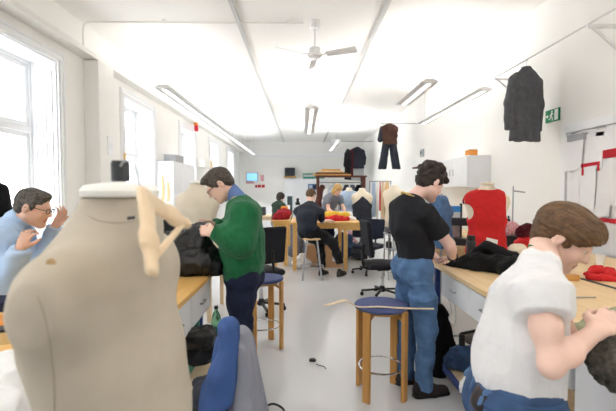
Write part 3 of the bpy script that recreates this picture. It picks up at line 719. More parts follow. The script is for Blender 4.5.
# ---------------------------------------------------------------- the seated man in light blue shirt
def man_in_blue():
    f, r, u = frame(A(.97, .2, 0)); base = A(*U(2, 300, 2.75)[:2], 0)
    P = empty('person', base, 'seated man with grey hair and glasses in light blue shirt, gesturing by the window', 'person')
    nk = U(17, 219, 2.74); s4 = U(10, 238, 2.74); s3 = U(4, 262, 2.74); pel = U(-3, 318, 2.74); spine = [pel, U(0, 290, 2.74), s3, s4, nk]
    shr = U(4, 240, 2.56); elr = U(8, 290, 2.50); wrr = U(21, 247, 2.45)
    shl = s4 + (s4 - shr) * A(1, 1, .3) + f * .03; ell = U(40, 266, 2.86); wrl = U(56, 225, 2.84)
    hr, hl = pel + r * .09, pel - r * .09; legs = [(h, h + f * .42 + Z3 * .0, A(*(h + f * .38)[:2], .11)) for h in (hr, hl)]
    hf, hrr, hu = frame(nrm(A(.93, .16, -.26))); hc = U(33.5, 207.5, 2.72); hs = 1.02
    S = SDF(.005); torso(S, spine, TW, r, -.015)
    for a, b, c in ((shr, elr, wrr), (shl, ell, wrl)): limb(S, [mid(s4, a, .6), a, b, mid(b, c, .35), c], [.05, .05, .04, .042, .027], 0, .03)
    for h, k, a in legs: limb(S, [h, k, a], [.08, .055, .04])
    S.cone(nk, hc - .03 * hf - .05 * hu, .058, .056, .04); head(S, hc, hf, hrr, hu, hs)
    hand(S, wrr, nrm(A(.42, -.05, .9)), nrm(A(-.1, -1, .05)), 1, .75, .95, tcurl=-.5, spread=.12)
    hand(S, wrl, nrm(A(.42, .1, .85)), nrm(A(.3, .9, -.2)), -1, .3, .95, spread=.2, tcurl=-.3)
    S.build('body', [M['skin_b'], M['lip'], M['eye'], M['iris']], P, mfun=face_mats(hc, hf, hrr, hu, hs))
    T = SDF(.006); torso(T, [pel - Z3 * .02, spine[1], s3, s4, mid(s4, nk, .55)], [(.178, .13), (.182, .134), (.186, .134), (.18, .112), (.09, .075)], r, .004, .06)
    for a, b, c in ((shr, elr, wrr), (shl, ell, wrl)): hems(T, [mid(s4, a, .5), a, mid(a, b, .6), b, c], [.066, .066, .058, .054, .044], .010, .93, .05, .008)
    sh = T.build('shirt', M['sky_cotton'], P, [folds((7, 7, 5), .016, 53), folds((18, 18, 14), .005, 54)]); sh['label'] = 'light blue shirt with rolled sleeves'
    C = SDF(.005); n0 = nrm(hc - .03 * hf - .05 * hu - nk)
    C.cone(nk - n0 * .02, nk + n0 * .045, .070, .068, .02); C.ell(nk + n0 * .08, (.057, .057, .04), None, .008, '-'); C.ell(mid(nk, hc, .4) + f * .08 - Z3 * .01, (.035, .035, .05), None, .01, '-')
    for e in (-1, 1): C.cone(nk + n0 * .02 + r * e * .05 + f * .04, nk + f * .10 + r * e * .05 - Z3 * .045, .018, .009, .02)
    C.build('shirt_collar', M['sky_cotton'], P)
    jeans(P, pel, r, f, legs, M['denim_dark'], .008, 57, .009, (.165, .12), 'trousers')
    for h, k, a in legs: shoe('shoe', a, a + f * .15, M['shoe'], P, 1.0)
    H = lambda x, y, z: hc + hs * (x * hrr + y * hf + z * hu); Q = np.array([hrr, hf, hu]); h = SDF(.0045)
    h.ell(H(0, -.016, .042), (.081, .101, .084), Q, .02); h.ell(H(0, -.058, -.01), (.070, .050, .058), Q, .03); h.ell(H(0, .050, .090), (.056, .036, .022), Q, .02)
    for e in (-1, 1): h.ell(H(e * .074, .012, .014), (.010, .020, .034), Q, .015)
    h.ell(H(0, .114, -.0), (.084, .056, .086), Q, .012, '-')
    for e in (-1, 1): h.ell(H(e * .094, -.002, -.014), (.03, .024, .034), Q, .01, '-')
    h.ell(H(0, .0, -.115), (.1, .09, .06), Q, .02, '-')
    h.build('hair', M['hair_grey'], P, strands(hc, hf, hrr, hu, .007, 58, (40, 26, 40)))
    specs(hc, hf, hrr, hu, M['black_plastic'], P, hs)
man_in_blue()

# ---------------------------------------------------------------- people farther down the room
def far_person(label, base, f, pel, spine, rad, arms, legs, hc, hf, top, top_name, low, hairm, hair, skin='skin', sleeve=.5, res=.009, seed=61, apron=None):
    f, r, u = frame(f); P = empty('person', base, label, 'person'); hf, hrr, hu = frame(hf)
    nk = spine[-1]; s4 = spine[-2]
    S = SDF(.006); torso(S, spine, rad, r, -.014)
    for i, (a, b, c) in enumerate(arms):
        limb(S, [mid(s4, a, .6), a, b, c], [.05, .048, .038, .026], 0, .03)
        hand(S, c, nrm(c - b + f * .05 - Z3 * .05), nrm(Z3 - .2 * f), (-1, 1)[i], .35)
    for h, k, a in legs: limb(S, [h, k, a], [.08, .055, .04])
    S.cone(nk, hc - .03 * hf - .05 * hu, .055, .053, .04); head(S, hc, hf, hrr, hu)
    S.build('body', [M[skin], M['lip'], M['eye'], M['iris']], P, mfun=face_mats(hc, hf, hrr, hu))
    T = SDF(res); torso(T, spine[:-1] + [mid(s4, nk, .55)], [tuple(q + .012 for q in x) for x in rad[:-1]] + [(.095, .075)], r, .004, .06)
    for a, b, c in arms:
        if sleeve <= 1: hems(T, [mid(s4, a, .5), a, b], [.062, .062, .056], .010, sleeve, .05, .01)
        else: hems(T, [mid(s4, a, .5), a, b, c], [.062, .062, .052, .04], .010, sleeve - 1, .05, .01)
    T.build(top_name, M[top], P, folds((7, 7, 4), .014, seed))
    jeans(P, pel, r, f, legs, M[low], .008, seed + 3, res, (.162, .118))
    for h, k, a in legs: shoe('shoe', a, a + f * .15, M['shoe'], P)
    H = lambda x, y, z: hc + x * hrr + y * hf + z * hu; Q = np.array([hrr, hf, hu]); h = SDF(.006); hair(h, H, Q)
    h.build('hair', M[hairm], P, strands(hc, hf, hrr, hu, .008, seed + 5, (30, 20, 30)))
    return P
def short_hair(h, H, Q):
    h.ell(H(0, -.018, .040), (.083, .102, .084), Q, .02); h.ell(H(0, -.06, -.01), (.070, .048, .060), Q, .03)
    h.ell(H(0, .112, -.01), (.084, .060, .085), Q, .012, '-')
    for e in (-1, 1): h.ell(H(e * .094, -.002, -.014), (.03, .024, .034), Q, .01, '-')
def bushy_hair(h, H, Q):
    h.ell(H(0, -.025, .045), (.105, .118, .105), Q, .02); h.ell(H(0, -.06, -.02), (.09, .06, .08), Q, .03)
    h.ell(H(0, .125, -.02), (.09, .065, .10), Q, .012, '-')
def long_hair(h, H, Q):
    h.ell(H(0, -.018, .042), (.088, .104, .090), Q, .02); h.ell(H(0, -.05, -.05), (.085, .055, .10), Q, .04); h.ell(H(0, .112, -.02), (.075, .055, .095), Q, .012, '-')
    for e in (-1, 1): h.cone(H(e * .075, .0, .02), H(e * .075, .02, -.12), .022, .018, .02)
# seated at the middle table, back to us, on a grey-legged stool
def _seated():
    f, r, u = frame(A(.55, .83, 0)); s0 = U(309, 240, 7.05); pel = A(s0[0], s0[1], .83)
    nk = U(310.5, 203.5, 7.25); s4 = U(309, 209, 7.2); sp = [pel, U(307, 229, 7.03), U(307, 218, 7.08), s4, nk]
    arms = [(U(320, 212, 7.1), U(322, 221.5, 7.25), U(330, 220.5, 7.5)), (U(298, 211, 7.3), U(302, 221, 7.5), U(318, 219, 7.7))]
    legs = [(pel + r * .09, U(333, 243, 7.25), U(340, 262, 7.3)), (pel - r * .09, U(320, 243, 7.45), U(322, 266, 7.4))]
    far_person('man in dark navy T-shirt and black trousers sitting hunched on stool, seen from behind', A(pel[0], pel[1], 0), f, pel, sp, TW, arms, legs, U(311, 195.5, 7.35), A(.45, .75, -.5), 'navy_cotton', 't_shirt', 'black_trouser', 'hair_brown', short_hair, 'skin', .75, .008, 61)
_seated()
def _blonde():
    f, r, u = frame(A(.55, -.83, 0)); b = A(.62, 9.45, 0); L = lambda a, c, z: b + a * f + c * r + z * Z3
    pel = L(-.10, 0, .93); nk = L(.22, 0, 1.42); sp = [pel, L(-.05, 0, 1.06), L(.05, 0, 1.22), L(.16, 0, 1.36), nk]
    arms = [(L(.17, .18, 1.34), L(.27, .22, 1.10), L(.46, .14, .98)), (L(.17, -.18, 1.34), L(.30, -.20, 1.10), L(.46, -.10, .98))]
    legs = [(L(-.10, .09, .90), L(-.06, .1, .5), L(-.10, .1, .09)), (L(-.10, -.09, .90), L(-.06, -.1, .5), L(-.10, -.1, .09))]
    far_person('person with fair hair in grey T-shirt leaning over the far end of the table', b, f, pel, sp, [(.15, .10), (.135, .1), (.15, .105), (.155, .1), (.065, .06)], arms, legs, L(.31, 0, 1.53), A(.6, -.4, -.6), 'grey_cotton', 't_shirt', 'denim_dark', 'hair_fair', long_hair, 'skin', .55, .01, 71)
_blonde()
def _far():
    f, r, u = frame(A(.7, .6, 0)); b = A(*U(277, 215, 11.)[:2], 0); L = lambda a, c, z: b + a * f + c * r + z * Z3
    pel = L(0, 0, .66); nk = L(.08, 0, 1.18); sp = [pel, L(.0, 0, .80), L(.02, 0, .98), L(.05, 0, 1.12), nk]
    arms = [(L(.06, .18, 1.1), L(.18, .22, .92), L(.38, .14, .95)), (L(.06, -.18, 1.1), L(.18, -.20, .92), L(.38, -.10, .95))]
    legs = [(L(0, .09, .64), L(.42, .1, .62), L(.38, .1, .1)), (L(0, -.09, .64), L(.42, -.1, .62), L(.38, -.1, .1))]
    far_person('seated person with bushy dark hair in dark green top far down the room', b, f, pel, sp, [(.15, .10), (.135, .1), (.15, .105), (.155, .1), (.065, .06)], arms, legs, L(.13, 0, 1.31), A(.6, .6, -.35), 'dark_green', 'jumper', 'grey_cotton', 'hair_dark', bushy_hair, 'skin', 1.9, .01, 81)
_far()
# ================================================================ materials for the furniture and things
M['white_lam'] = mat('white laminate', (240, 241, 244), .4, .012); M['blue_frame'] = mat('blue painted steel', (40, 66, 132), .45, .05)
M['blue_felt'] = mat('slate blue upholstery', (82, 92, 136), .9, .06, 30., .1, 300); M['black_cloth'] = mat('black upholstery', (30, 31, 38), .9, .12, 30., .1, 300)
M['navy_cloth'] = mat('navy upholstery', (34, 40, 58), .9, .12, 30., .1, 300)
M['linen'] = mat('natural linen canvas', (196, 186, 170), .9, .05, 9., .14, 420, col2=(184, 173, 156), detail=8)
M['cream'] = mat('cream cotton jersey', (236, 224, 204), .9, .03, 8., .08, 300); M['white_card'] = mat('white card', (244, 243, 238), .8, .015)
M['black_sheen'] = mat('black satin lined cloth', (9, 9, 12), .42, .25, 12., .15, 200, spec=.5); M['black_wool'] = mat('black wool', (17, 17, 20), .95, .15, 20., .15, 300)
M['charcoal'] = mat('charcoal pinstripe wool', (90, 91, 96), .9, .12, 18., .1, 300); M['red_wool'] = mat('red wool', (206, 36, 38), .85, .06, 20., .1, 300)
M['maroon'] = mat('maroon wool', (84, 14, 30), .95, .25, 60., .6, 90); M['brown_cloth'] = mat('dark brown brocade', (78, 52, 42), .85, .2, 30., .1)
M['dark_navy'] = mat('dark navy suiting', (46, 50, 62), .9, .1, 20., .1, 300); M['olive'] = mat('sage green wool', (158, 158, 128), .95, .08, 30., .2, 200)
M['fur'] = mat('dark grey shaggy cloth', (86, 82, 74), .95, .45, 50., .7, 120); M['plastic_green'] = mat('green bottle plastic', (160, 228, 184), .12, .03, trans=.85)
M['brass'] = mat('brass', (196, 158, 84), .35, .05, metal=1.); M['card'] = mat('brown cardboard', (190, 150, 110), .85, .05)
M['exit_green'] = mat('exit sign green', (0, 132, 82), .5, .02); M['sign_white'] = mat('sign white', (246, 250, 248), .5, .01)
M['blue_label'] = mat('bright blue label', (66, 152, 226), .6, .03); M['orange'] = mat('orange plastic', (232, 150, 62), .6, .05); M['yellow_cloth'] = mat('yellow cloth', (236, 200, 74), .85, .06)
M['white_cloth'] = mat('white cloth', (240, 240, 240), .9, .02, 10., .1, 200); M['pale_blue'] = mat('pale blue cloth', (176, 196, 222), .9, .06, 10., .1, 200)
M['pink_print'] = mat('pink and white print', (230, 214, 218), .85, col2=(206, 92, 112), scale=60.); M['jacket_blue'] = mat('blue jacket shell', (58, 88, 146), .7, .1, 10., .1, 200)
M['jacket_grey'] = mat('grey jacket lining', (146, 148, 160), .85, .06, 12., .1, 200); M['slate_cloth'] = mat('dark slate cloth', (62, 66, 74), .9, .1, 14.); M['teal'] = mat('teal plastic', (40, 126, 108), .5, .05)
M['screen'] = emit('lit screen', (120, 176, 226), .75); M['grey_plastic'] = mat('grey plastic', (176, 178, 182), .5, .03); M['rust'] = mat('rust brown cloth', (98, 58, 48), .9, .15, 20.)

# ================================================================ benches and tables
def bench(label, x0, x1, y0, y1, z, front, drawers, legs, shelf=None, top='bench', cab=(.20, .44)):
    """worktop on a blue steel frame with white drawer units along the side facing x = front"""
    r = empty('workbench', ((x0 + x1) / 2, (y0 + y1) / 2, 0), label, 'workbench')
    MB().box((x0, y0, z - .035), (x1, y1, z)).build('worktop', M[top], r, bev=.005, seg=3)
    s = 1 if front == x1 else -1; xf = front - s * .03
    for a, b in drawers:
        lo, hi = sorted((xf - s * cab[1], xf)); o = MB().box((lo, a, z - .035 - cab[0]), (hi, b, z - .0355)).build('drawer_unit', M['white_lam'], r, bev=.004)
        n = max(1, round((b - a) / .55)); w = (b - a) / n
        for k in range(n):
            l2, h2 = sorted((xf + s * .0005, xf + s * .018)); dd = MB().box((l2, a + k * w + .004, z - .03 - cab[0]), (h2, a + (k + 1) * w - .004, z - .045)).build('drawer', M['white_lam'], r, bev=.003)
            yc = a + (k + .5) * w; hx = xf + s * .018; hb = MB(); hz = z - .035 - cab[0] * .5
            hb.tube([A(hx, yc - .05, hz), A(hx + s * .018, yc - .045, hz), A(hx + s * .018, yc + .045, hz), A(hx, yc + .05, hz)], .005); hb.build('handle', M['steel'], dd, True)
    for x, y in legs: MB().box((x - .022, y - .022, 0), (x + .022, y + .022, z - .0355)).build('leg', M['blue_frame'], r, bev=.004)
    f = MB()
    for y in (y0 + .06, y1 - .06): f.box((x0 + .08, y - .015, z - .075), (x1 - .08, y + .015, z - .036))
    for q in range(1): f.build('frame_rail', M['blue_frame'], r) if False else None
    if shelf:
        a, b, c, d, h = shelf; MB().box((a, b, h - .025), (c, d, h)).build('lower_shelf', M['ply'], r, bev=.003)
        e = front - s * .0; l3, h3 = sorted((a if s < 0 else c, (a if s < 0 else c) + s * .012)); MB().box((l3, b, h - .06), (h3, d, h + .001)).build('shelf_edging', M['blue_frame'], r)
    return r
LB = bench('beech-topped workbench with white drawers behind the nearest dress form', -1.78, -.675, 1.15, 3.12, .92, -.675, [(2.0, 3.06)], [(-.76, 3.02), (-.76, 1.25), (-1.70, 3.02), (-1.70, 1.25), (-.76, 2.2)], (-1.66, 1.4, -.58, 3.12, .32), 'bench_b', (.215, .44))
RB = bench('long beech-topped workbench with white drawers in front of person in white', 1.125, 1.985, .55, 3.72, .92, 1.125, [(1.72, 3.3)], [(1.2, 3.6), (1.2, .65), (1.9, 3.6), (1.9, .65)], (1.15, 1.3, 1.9, 3.4, .14), 'bench', (.20, .44))
MB().box((1.16, .6, .50), (1.60, 1.70, .8845)).build('cupboard', M['white_lam'], RB, bev=.004)
RB2 = bench('beech-topped workbench next to the papered door, carrying the red cloth', 2.01, 2.85, .55, 4.40, .92, 2.85, [], [(2.09, 4.3), (2.09, .65), (2.77, 4.3), (2.77, .65)], None, 'bench')
def table(name, label, x0, x1, y0, y1, z, legw=.07, drawer=None, wood_='bench_b', cat='table'):
    r = empty(name, ((x0 + x1) / 2, (y0 + y1) / 2, 0), label, cat)
    MB().box((x0, y0, z - .04), (x1, y1, z)).build('tabletop', M[wood_], r, bev=.005)
    for x in (x0 + .08, x1 - .08 - (.22 if drawer else 0)):
        for y in (y0 + .06, y1 - .08): MB().box((x - legw / 2, y - legw / 2, 0), (x + legw / 2, y + legw / 2, z - .0405)).build('leg', M[wood_], r, bev=.004)
    for a, b in (((x0 + .12, y0 + .045, z - .12), (x1 - .12, y0 + .07, z - .0405)), ((x0 + .12, y1 - .09, z - .12), (x1 - .12, y1 - .07, z - .0405))): MB().box(a, b).build('apron', M[wood_], r)
    if drawer:
        d = MB().box((drawer[0], y0 + .01, z - .15), (drawer[1], y0 + .55, z - .0405)).build('drawer', M[wood_], r, bev=.004)
    return r
table('work_table', 'amber wooden work table at which the man in navy sits', -.22, 1.13, 7.72, 9.05, .92, .07, (.68, 1.10))
table('work_table', 'amber wooden table carrying dark red cloth, left of the seated man in navy', -.62, -.25, 8.2, 10.2, .92, .08)
table('sewing_table', 'pale wooden table behind the red-vested dress form', 1.40, 3.12, 4.55, 5.5, .90, .05, None, 'bench', 'table')
table('sewing_table', 'pale wooden table along the right wall beyond the swivel chairs', 2.2, 3.1, 6.8, 9.4, .78, .05, None, 'bench', 'table')
table('sewing_table', 'white-edged table with machines by the windows behind the man in green', -2.9, -1.0, 4.7, 5.6, .90, .05, None, 'ply', 'table')

# ================================================================ stools
def stool(label, c, rot, group):
    r = empty('bar_stool', (c[0], c[1], 0), label, 'stool', group); h = .69
    MB().lathe([(.0, h - .035), (.185, h - .035), (.20, h - .025), (.203, h - .012), (.196, h - .002), (.17, h + .004), (.0, h + .006)], (c[0], c[1], 0), 40).build('seat', M['blue_felt'], r, True)
    MB().lathe([(.0, h - .06), (.15, h - .06), (.15, h - .036), (0, h - .036)], (c[0], c[1], 0), 32).build('seat_plate', M['stool_wood'], r, True)
    for k in range(4):
        a = rot + k * PI / 2; d = A(math.cos(a), math.sin(a), 0); t = A(-d[1], d[0], 0); p = A(c[0], c[1], 0) + d * .197
        MB().obox(p + Z3 * (h - .03) / 2, (.013, .030, (h - .03) / 2), d, t, Z3).build('leg', M['stool_wood'], r, bev=.005, seg=3)
        MB().beam(A(c[0], c[1], h - .09) + d * .184, A(c[0], c[1], h - .062) + d * .12, .03, .02).build('bracket', M['stool_wood'], r)
    MB().tube(arc((c[0], c[1], .215), X3, Y3, .166, 0, 2 * PI * 47 / 48, 47), .0075, 8, closed=True).build('foot_ring', M['chrome'], r, True)
    return r
GS = 'blue-seated wooden bar stools'
stool('blue-seated wooden bar stool holding a wooden curve, beside the man in black', (.598, 3.06), math.radians(48), GS)
stool('blue-seated wooden bar stool behind the man in green', (-.385, 4.0), math.radians(-20), GS)
# the long wooden curve lying over the seat
pc = [U(324, 305.5, 2.86), U(333, 303.5, 2.87), U(346, 300.6, 2.88), U(358, 300.2, 2.92), U(380, 303.2, 2.96), U(405, 308.5, 2.93), U(434, 314.3, 2.90)]
pc = [A(p[0], p[1], max(p[2], .706)) for p in pc]; pc = [A(p[0], p[1], .712 + .012 * math.sin(i)) if 2 < i < 6 else p for i, p in enumerate(pc)]
k = MB(); P_ = spline(pc, 6)
for i in range(len(P_) - 1): pass
def ribbon(P, w, t, up=Z3):
    """flat strip along P: widths w, thickness t"""
    V = []; F = []; n = len(P)
    for i, p in enumerate(P):
        d = nrm(P[min(i + 1, n - 1)] - P[max(i - 1, 0)]); x = nrm(np.cross(d, up)); z = np.cross(x, d); ww = w[i] if isinstance(w, list) else w
        V += [p - x * ww / 2 - z * t / 2, p + x * ww / 2 - z * t / 2, p + x * ww / 2 + z * t / 2, p - x * ww / 2 + z * t / 2]
    for i in range(n - 1):
        for q in range(4): F.append((i * 4 + q, i * 4 + (q + 1) % 4, i * 4 + 4 + (q + 1) % 4, i * 4 + 4 + q))
    return V, F + [(3, 2, 1, 0), tuple(n * 4 - 4 + q for q in range(4))]
V_, F_ = ribbon(P_, [.022 + .02 * math.sin(PI * min(1, i / (len(P_) * .5))) for i in range(len(P_))], .006)
o = MB()._add(V_, F_).build('wooden_curve', M['ply'], None, bev=.001); tag(o, 'long thin wooden pattern curve lying across the blue stool', 'ruler')

# ================================================================ swivel chairs
def swivel(label, c, rot, cloth='black_cloth', seat_h=.47, back=(.42, .50), group='swivel chairs', shape='tall'):
    r = empty('office_chair', (c[0], c[1], 0), label, 'chair', group); C0 = A(c[0], c[1], 0)
    f = A(math.cos(rot), math.sin(rot), 0); s = A(-f[1], f[0], 0); Rm = np.array([f, s, Z3])
    S = SDF(.008); S.box(C0 + Z3 * seat_h, (.23, .235, .04), Rm, .04); S.ell(C0 + Z3 * (seat_h + .035) - f * .03, (.19, .19, .035), Rm, .03); S.build('seat', M[cloth], r)
    S = SDF(.008); bc = C0 - f * .235 + Z3 * (seat_h + .13 + back[1] / 2); Rb = np.array([nrm(f + .12 * Z3), s, nrm(Z3 - .12 * f)])
    S.box(bc, (.032, back[0] / 2, back[1] / 2), Rb, .03); S.ell(bc + f * .02 - Z3 * .08, (.035, back[0] * .42, .13), Rb, .03); S.build('backrest', M[cloth], r)
    m = MB(); m.tube(spline([C0 + Z3 * (seat_h - .05), C0 - f * .2 + Z3 * (seat_h - .06), C0 - f * .29 + Z3 * (seat_h + .02), C0 - f * .28 + Z3 * (seat_h + .3)], 4), .018, 8); m.build('back_bracket', M['black_plastic'], r, True)
    m = MB(); m.box(C0 + A(-.09, -.09, seat_h - .075), C0 + A(.09, .09, seat_h - .041)); m.build('seat_mechanism', M['black_plastic'], r, bev=.008)
    m = MB(); m.lathe([(.026, .10), (.026, .27), (.016, .271), (.016, seat_h - .07)], C0, 16); m.build('gas_lift', M['chrome'], r, True)
    b = MB(); b.lathe([(.045, .07), (.05, .10), (.04, .13), (.028, .16)], C0, 16)
    for k in range(5):
        a = rot + .35 + k * 2 * PI / 5; d = A(math.cos(a), math.sin(a), 0); b.beam(C0 + d * .03 + Z3 * .105, C0 + d * .30 + Z3 * .075, .036, .026)
    b.build('star_base', M['black_plastic'], r, bev=.005)
    for k in range(5):
        a = rot + .35 + k * 2 * PI / 5; d = A(math.cos(a), math.sin(a), 0); t = A(-d[1], d[0], 0); w_ = MB(); p = C0 + d * .29 + Z3 * .028
        w_.lathe([(.010, -.022), (.027, -.020), (.028, -.004), (.014, -.003), (.014, .003), (.028, .004), (.027, .020), (.010, .022)], p, 16, axis=t); w_.tube([p + Z3 * .02, p + Z3 * .045], .008, 8); w_.build('caster', M['black_plastic'], r, True)
    return r
swivel('black swivel chair with tall upright back in the middle of the floor', (1.16, 5.88), .12, 'black_cloth', .46, (.44, .52))
swivel('dark swivel chair with rounded back behind the tall-backed swivel chair', (1.22, 7.5), -2.2, 'navy_cloth', .50, (.42, .36))
swivel('black swivel chair with square back behind the man in green', (-.52, 5.2), 2.2, 'black_cloth', .50, (.42, .46))
swivel('dark swivel chair under the draped blue and grey jacket', (-.545, 1.88), PI, 'slate_cloth', .46, (.34, .20), 'swivel chairs')
# jacket hung over the back of the near chair
def chair_jacket():
    r = empty('draped_jacket', U(238, 400, 1.85), 'blue jacket with grey lining draped over the near swivel chair', 'jacket')
    bx, by = -.305, 1.88
    S = SDF(.006)
    for y, x1, r1 in ((1.72, .13, .05), (1.80, .11, .055), (1.90, .10, .06), (2.0, .10, .06)): S.cone((bx + .045, y, .93 - (y - 1.72) * .42), (bx + x1, y - .02, .33), .032, r1, .05)
    S.cone((bx + .04, 1.68, .86), (bx + .05, 1.64, .34), .028, .055, .05)
    S.build('lining', M['jacket_grey'], r, folds((13, 13, 1.4), .024, 91))
    S = SDF(.006); S.cone((bx + .005, 1.67, .985), (bx, 2.04, .82), .020, .032, .06)
    S.chain([A(bx + .005, 1.665, .98), A(bx - .025, 1.64, .79), A(bx - .055, 1.63, .66), A(bx - .09, 1.62, .36)], [.020, .030, .032, .038], .09)
    S.chain([A(bx - .04, 1.76, .88), A(bx - .085, 1.75, .66), A(bx - .13, 1.74, .37)], [.030, .032, .036], .09)
    S.cone((bx + .02, 1.66, .94), (bx + .0, 1.625, .70), .024, .03, .03)
    S.build('shell', M['jacket_blue'], r, folds((10, 10, 3), .007, 92))
chair_jacket()

# ================================================================ dress forms
def dressform(label, c, zn, f, m, s=1., cap='white_card', stand=True, group=None, res=.006, back=0., pr=None, sh=-.165):
    """tailor's dummy: neck top at zn, facing f"""
    f, r, u = frame(f); C0 = A(c[0], c[1], 0); P = empty('dress_form', C0, label, 'dress form', group)
    L = lambda a, z: C0 + f * a * s + Z3 * (zn + z * s)
    S = SDF(res)
    pr = pr or [(0.0, -.00, .058, .062), (.0, -.05, .060, .066), (-.008, -.085, .085, .080), (-.01, -.125, .155, .095), (-.005, -.18, .190, .112), (.0, -.26, .185, .122), (.008, -.36, .172, .118), (.0, -.46, .150, .105), (.0, -.56, .165, .118), (.0, -.68, .182, .128), (0, -.76, .182, .126)]
    pr = [(q[0] - back * w_, *q[1:]) for q, w_ in zip(pr, (0, .1, .5, .9, 1., 1., .7, .3, 0, 0, 0))]
    for i in range(len(pr) - 1):
        a, b = pr[i], pr[i + 1]; S.econe(L(a[0], a[1]), L(b[0], b[1]), (a[2] * s, a[3] * s), (b[2] * s, b[3] * s), r, .03 * s, None if 0 < i < len(pr) - 2 else None)
    for e in (-1, 1): S.ell(L(-.005 - back, sh) + r * e * .165 * s, (.042 * s, .055 * s, .060 * s), None, .06 * s)
    S.cut(L(0, 0), Z3); S.cut(L(0, -.78), -Z3)
    b = S.build('torso', m, P)
    t = MB(); t.lathe([(.062, .0), (.066, .003), (.067, .012), (.06, .022), (.02, .028), (.0, .029)], L(0, 0), 28, sx=s, sy=s * 1.06); t.build('neck_cap', M[cap], P, True)
    if stand:
        t = MB(); t.lathe([(.016, -.77), (.016, -zn + .06)][::-1] if False else [(.016, -(zn - .06)), (.016, -.775 * s)], C0 + Z3 * zn, 16); t.build('pole', M['steel'], P, True)
        t = MB(); t.lathe([(.20, .0), (.20, .012), (.05, .03), (.03, .07), (0, .071)], C0, 32); t.build('base', M['black_plastic'], P, True)
    return P, L, r, f, S
# the nearest one, back to the camera
DF, DL, Dr, Df, DS = dressform('large linen dress form nearest the camera with a wooden hanger on its neck', U(121, 200, .80)[:2], 1.535, A(.99, -.10, 0), M['linen'], 1.06, 'white_card', True, None, .0045, .008, [(0, 0, .058, .062), (0, -.05, .060, .066), (-.01, -.085, .080, .072), (-.018, -.125, .138, .084), (-.022, -.172, .170, .094), (-.020, -.24, .168, .100), (-.006, -.31, .155, .106), (.004, -.40, .140, .108), (.004, -.50, .144, .110), (0, -.62, .168, .122), (0, -.76, .176, .124)], -.148)
nt_ = DL(0, .028)
t = MB(); t.lathe([(.0, 0), (.016, 0), (.017, .004), (.017, .034), (.015, .040), (0, .041)], nt_, 20); t.build('neck_knob', M['dark_plastic'], DF, True)
t = MB(); t.lathe([(.0025, .04), (.0025, .052), (.0015, .055), (0, .0555)], nt_ + A(.009, 0, 0), 10); t.build('pin', M['brass'], DF, True)
# seams, a stain and a small tag on the linen cover
from mathutils.bvhtree import BVHTree
from mathutils import Vector
tz = [o_ for o_ in DF.children if o_.name.startswith('torso')][0]
_bv = BVHTree.FromPolygons([v.co + tz.parent.location for v in tz.data.vertices], [tuple(p_.vertices) for p_ in tz.data.polygons])
def on_form(px, py, lift=.0008):
    h_ = _bv.ray_cast(Vector(CAM), Vector(nrm(ray(px, py))))
    return None if h_[0] is None else np.array(h_[0]) + np.array(h_[1]) * lift * (1 if h_[1].dot(Vector(ray(px, py))) < 0 else -1)
M['seam'] = mat('grey linen seam', (164, 153, 136), .9, .05); M['stain'] = mat('tan stain', (172, 140, 96), .9, .25, 120.)
for pts in ([(88, 216), (100, 221), (115, 223), (130, 222), (144, 219)], [(38, 296), (46, 320), (51, 350), (54, 380), (55, 410)]):
    Q_ = [on_form(*q_) for q_ in [tuple(t_) for t_ in spline([A(*p_, 0)[:2] for p_ in pts], 6)]]; Q_ = [q_ for q_ in Q_ if q_ is not None]
    if len(Q_) > 3: MB().tube(Q_, .0007, 6).build('seam', M['seam'], DF, True)
c_ = on_form(51, 262)
if c_ is not None:
    Q_ = [on_form(51 + 5 * math.cos(a_) * (1 + .25 * math.sin(3 * a_)), 262 + 3.6 * math.sin(a_) * (1 + .2 * math.cos(2 * a_)), .0006) for a_ in np.linspace(0, 2 * PI, 15)[:-1]]
    if all(q_ is not None for q_ in Q_): link('stain', [c_] + Q_, [(0, k_ + 1, (k_ + 1) % 14 + 1) for k_ in range(14)], M['stain'], DF)
Q_ = [on_form(*q_, .001) for q_ in ((127, 217), (135, 216), (135, 219), (127, 220))]
if all(q_ is not None for q_ in Q_): link('name_tag', Q_, [(0, 1, 2, 3)], M['slate_cloth'], DF)
# wooden hanger hung on the neck, seen at an angle
hg = empty('wooden_hanger', U(146, 200, .66), 'pale plywood coat hanger hanging at the neck of the nearest dress form', 'coat hanger')
hc_ = U(146, 200, .63); ha = U(152, 271, .56); hb_ = U(187, 224, .76)
def arm_(a, b, w0, w1, t, nm):
    S = SDF(.0025); d = nrm(b - a); pn = nrm(np.cross(ha - hc_, hb_ - hc_)); wv = np.cross(pn, d); n = 8
    S.econe(a, mid(a, b, .7), (w0 * 1.25, t), (w0, t), wv, .004, .004); S.econe(mid(a, b, .6), b, (w0, t), (w1, t), wv, .01); S.build(nm, M['ply'], hg)
arm_(hc_ - nrm(ha - hc_) * .012, ha, .0165, .012, .008, 'shoulder_arm'); arm_(hc_ - nrm(hb_ - hc_) * .010, hb_, .0155, .010, .008, 'shoulder_arm')
p0 = mid(hc_, ha, .88); p1 = mid(hc_, hb_, .92); pn_ = nrm(np.cross(ha - hc_, hb_ - hc_)); MB().beam(p0, p1, .010, .008, pn_).build('trouser_bar', M['ply'], hg, bev=.002)
hk = spline([hc_ + Z3 * .008, U(140, 187, .655), U(137, 172, .67), U(131, 162, .69), U(124, 161, .71), U(120.5, 166, .72)], 6); MB().tube(hk, .0019, 8).build('hook', M['steel'], hg, True)

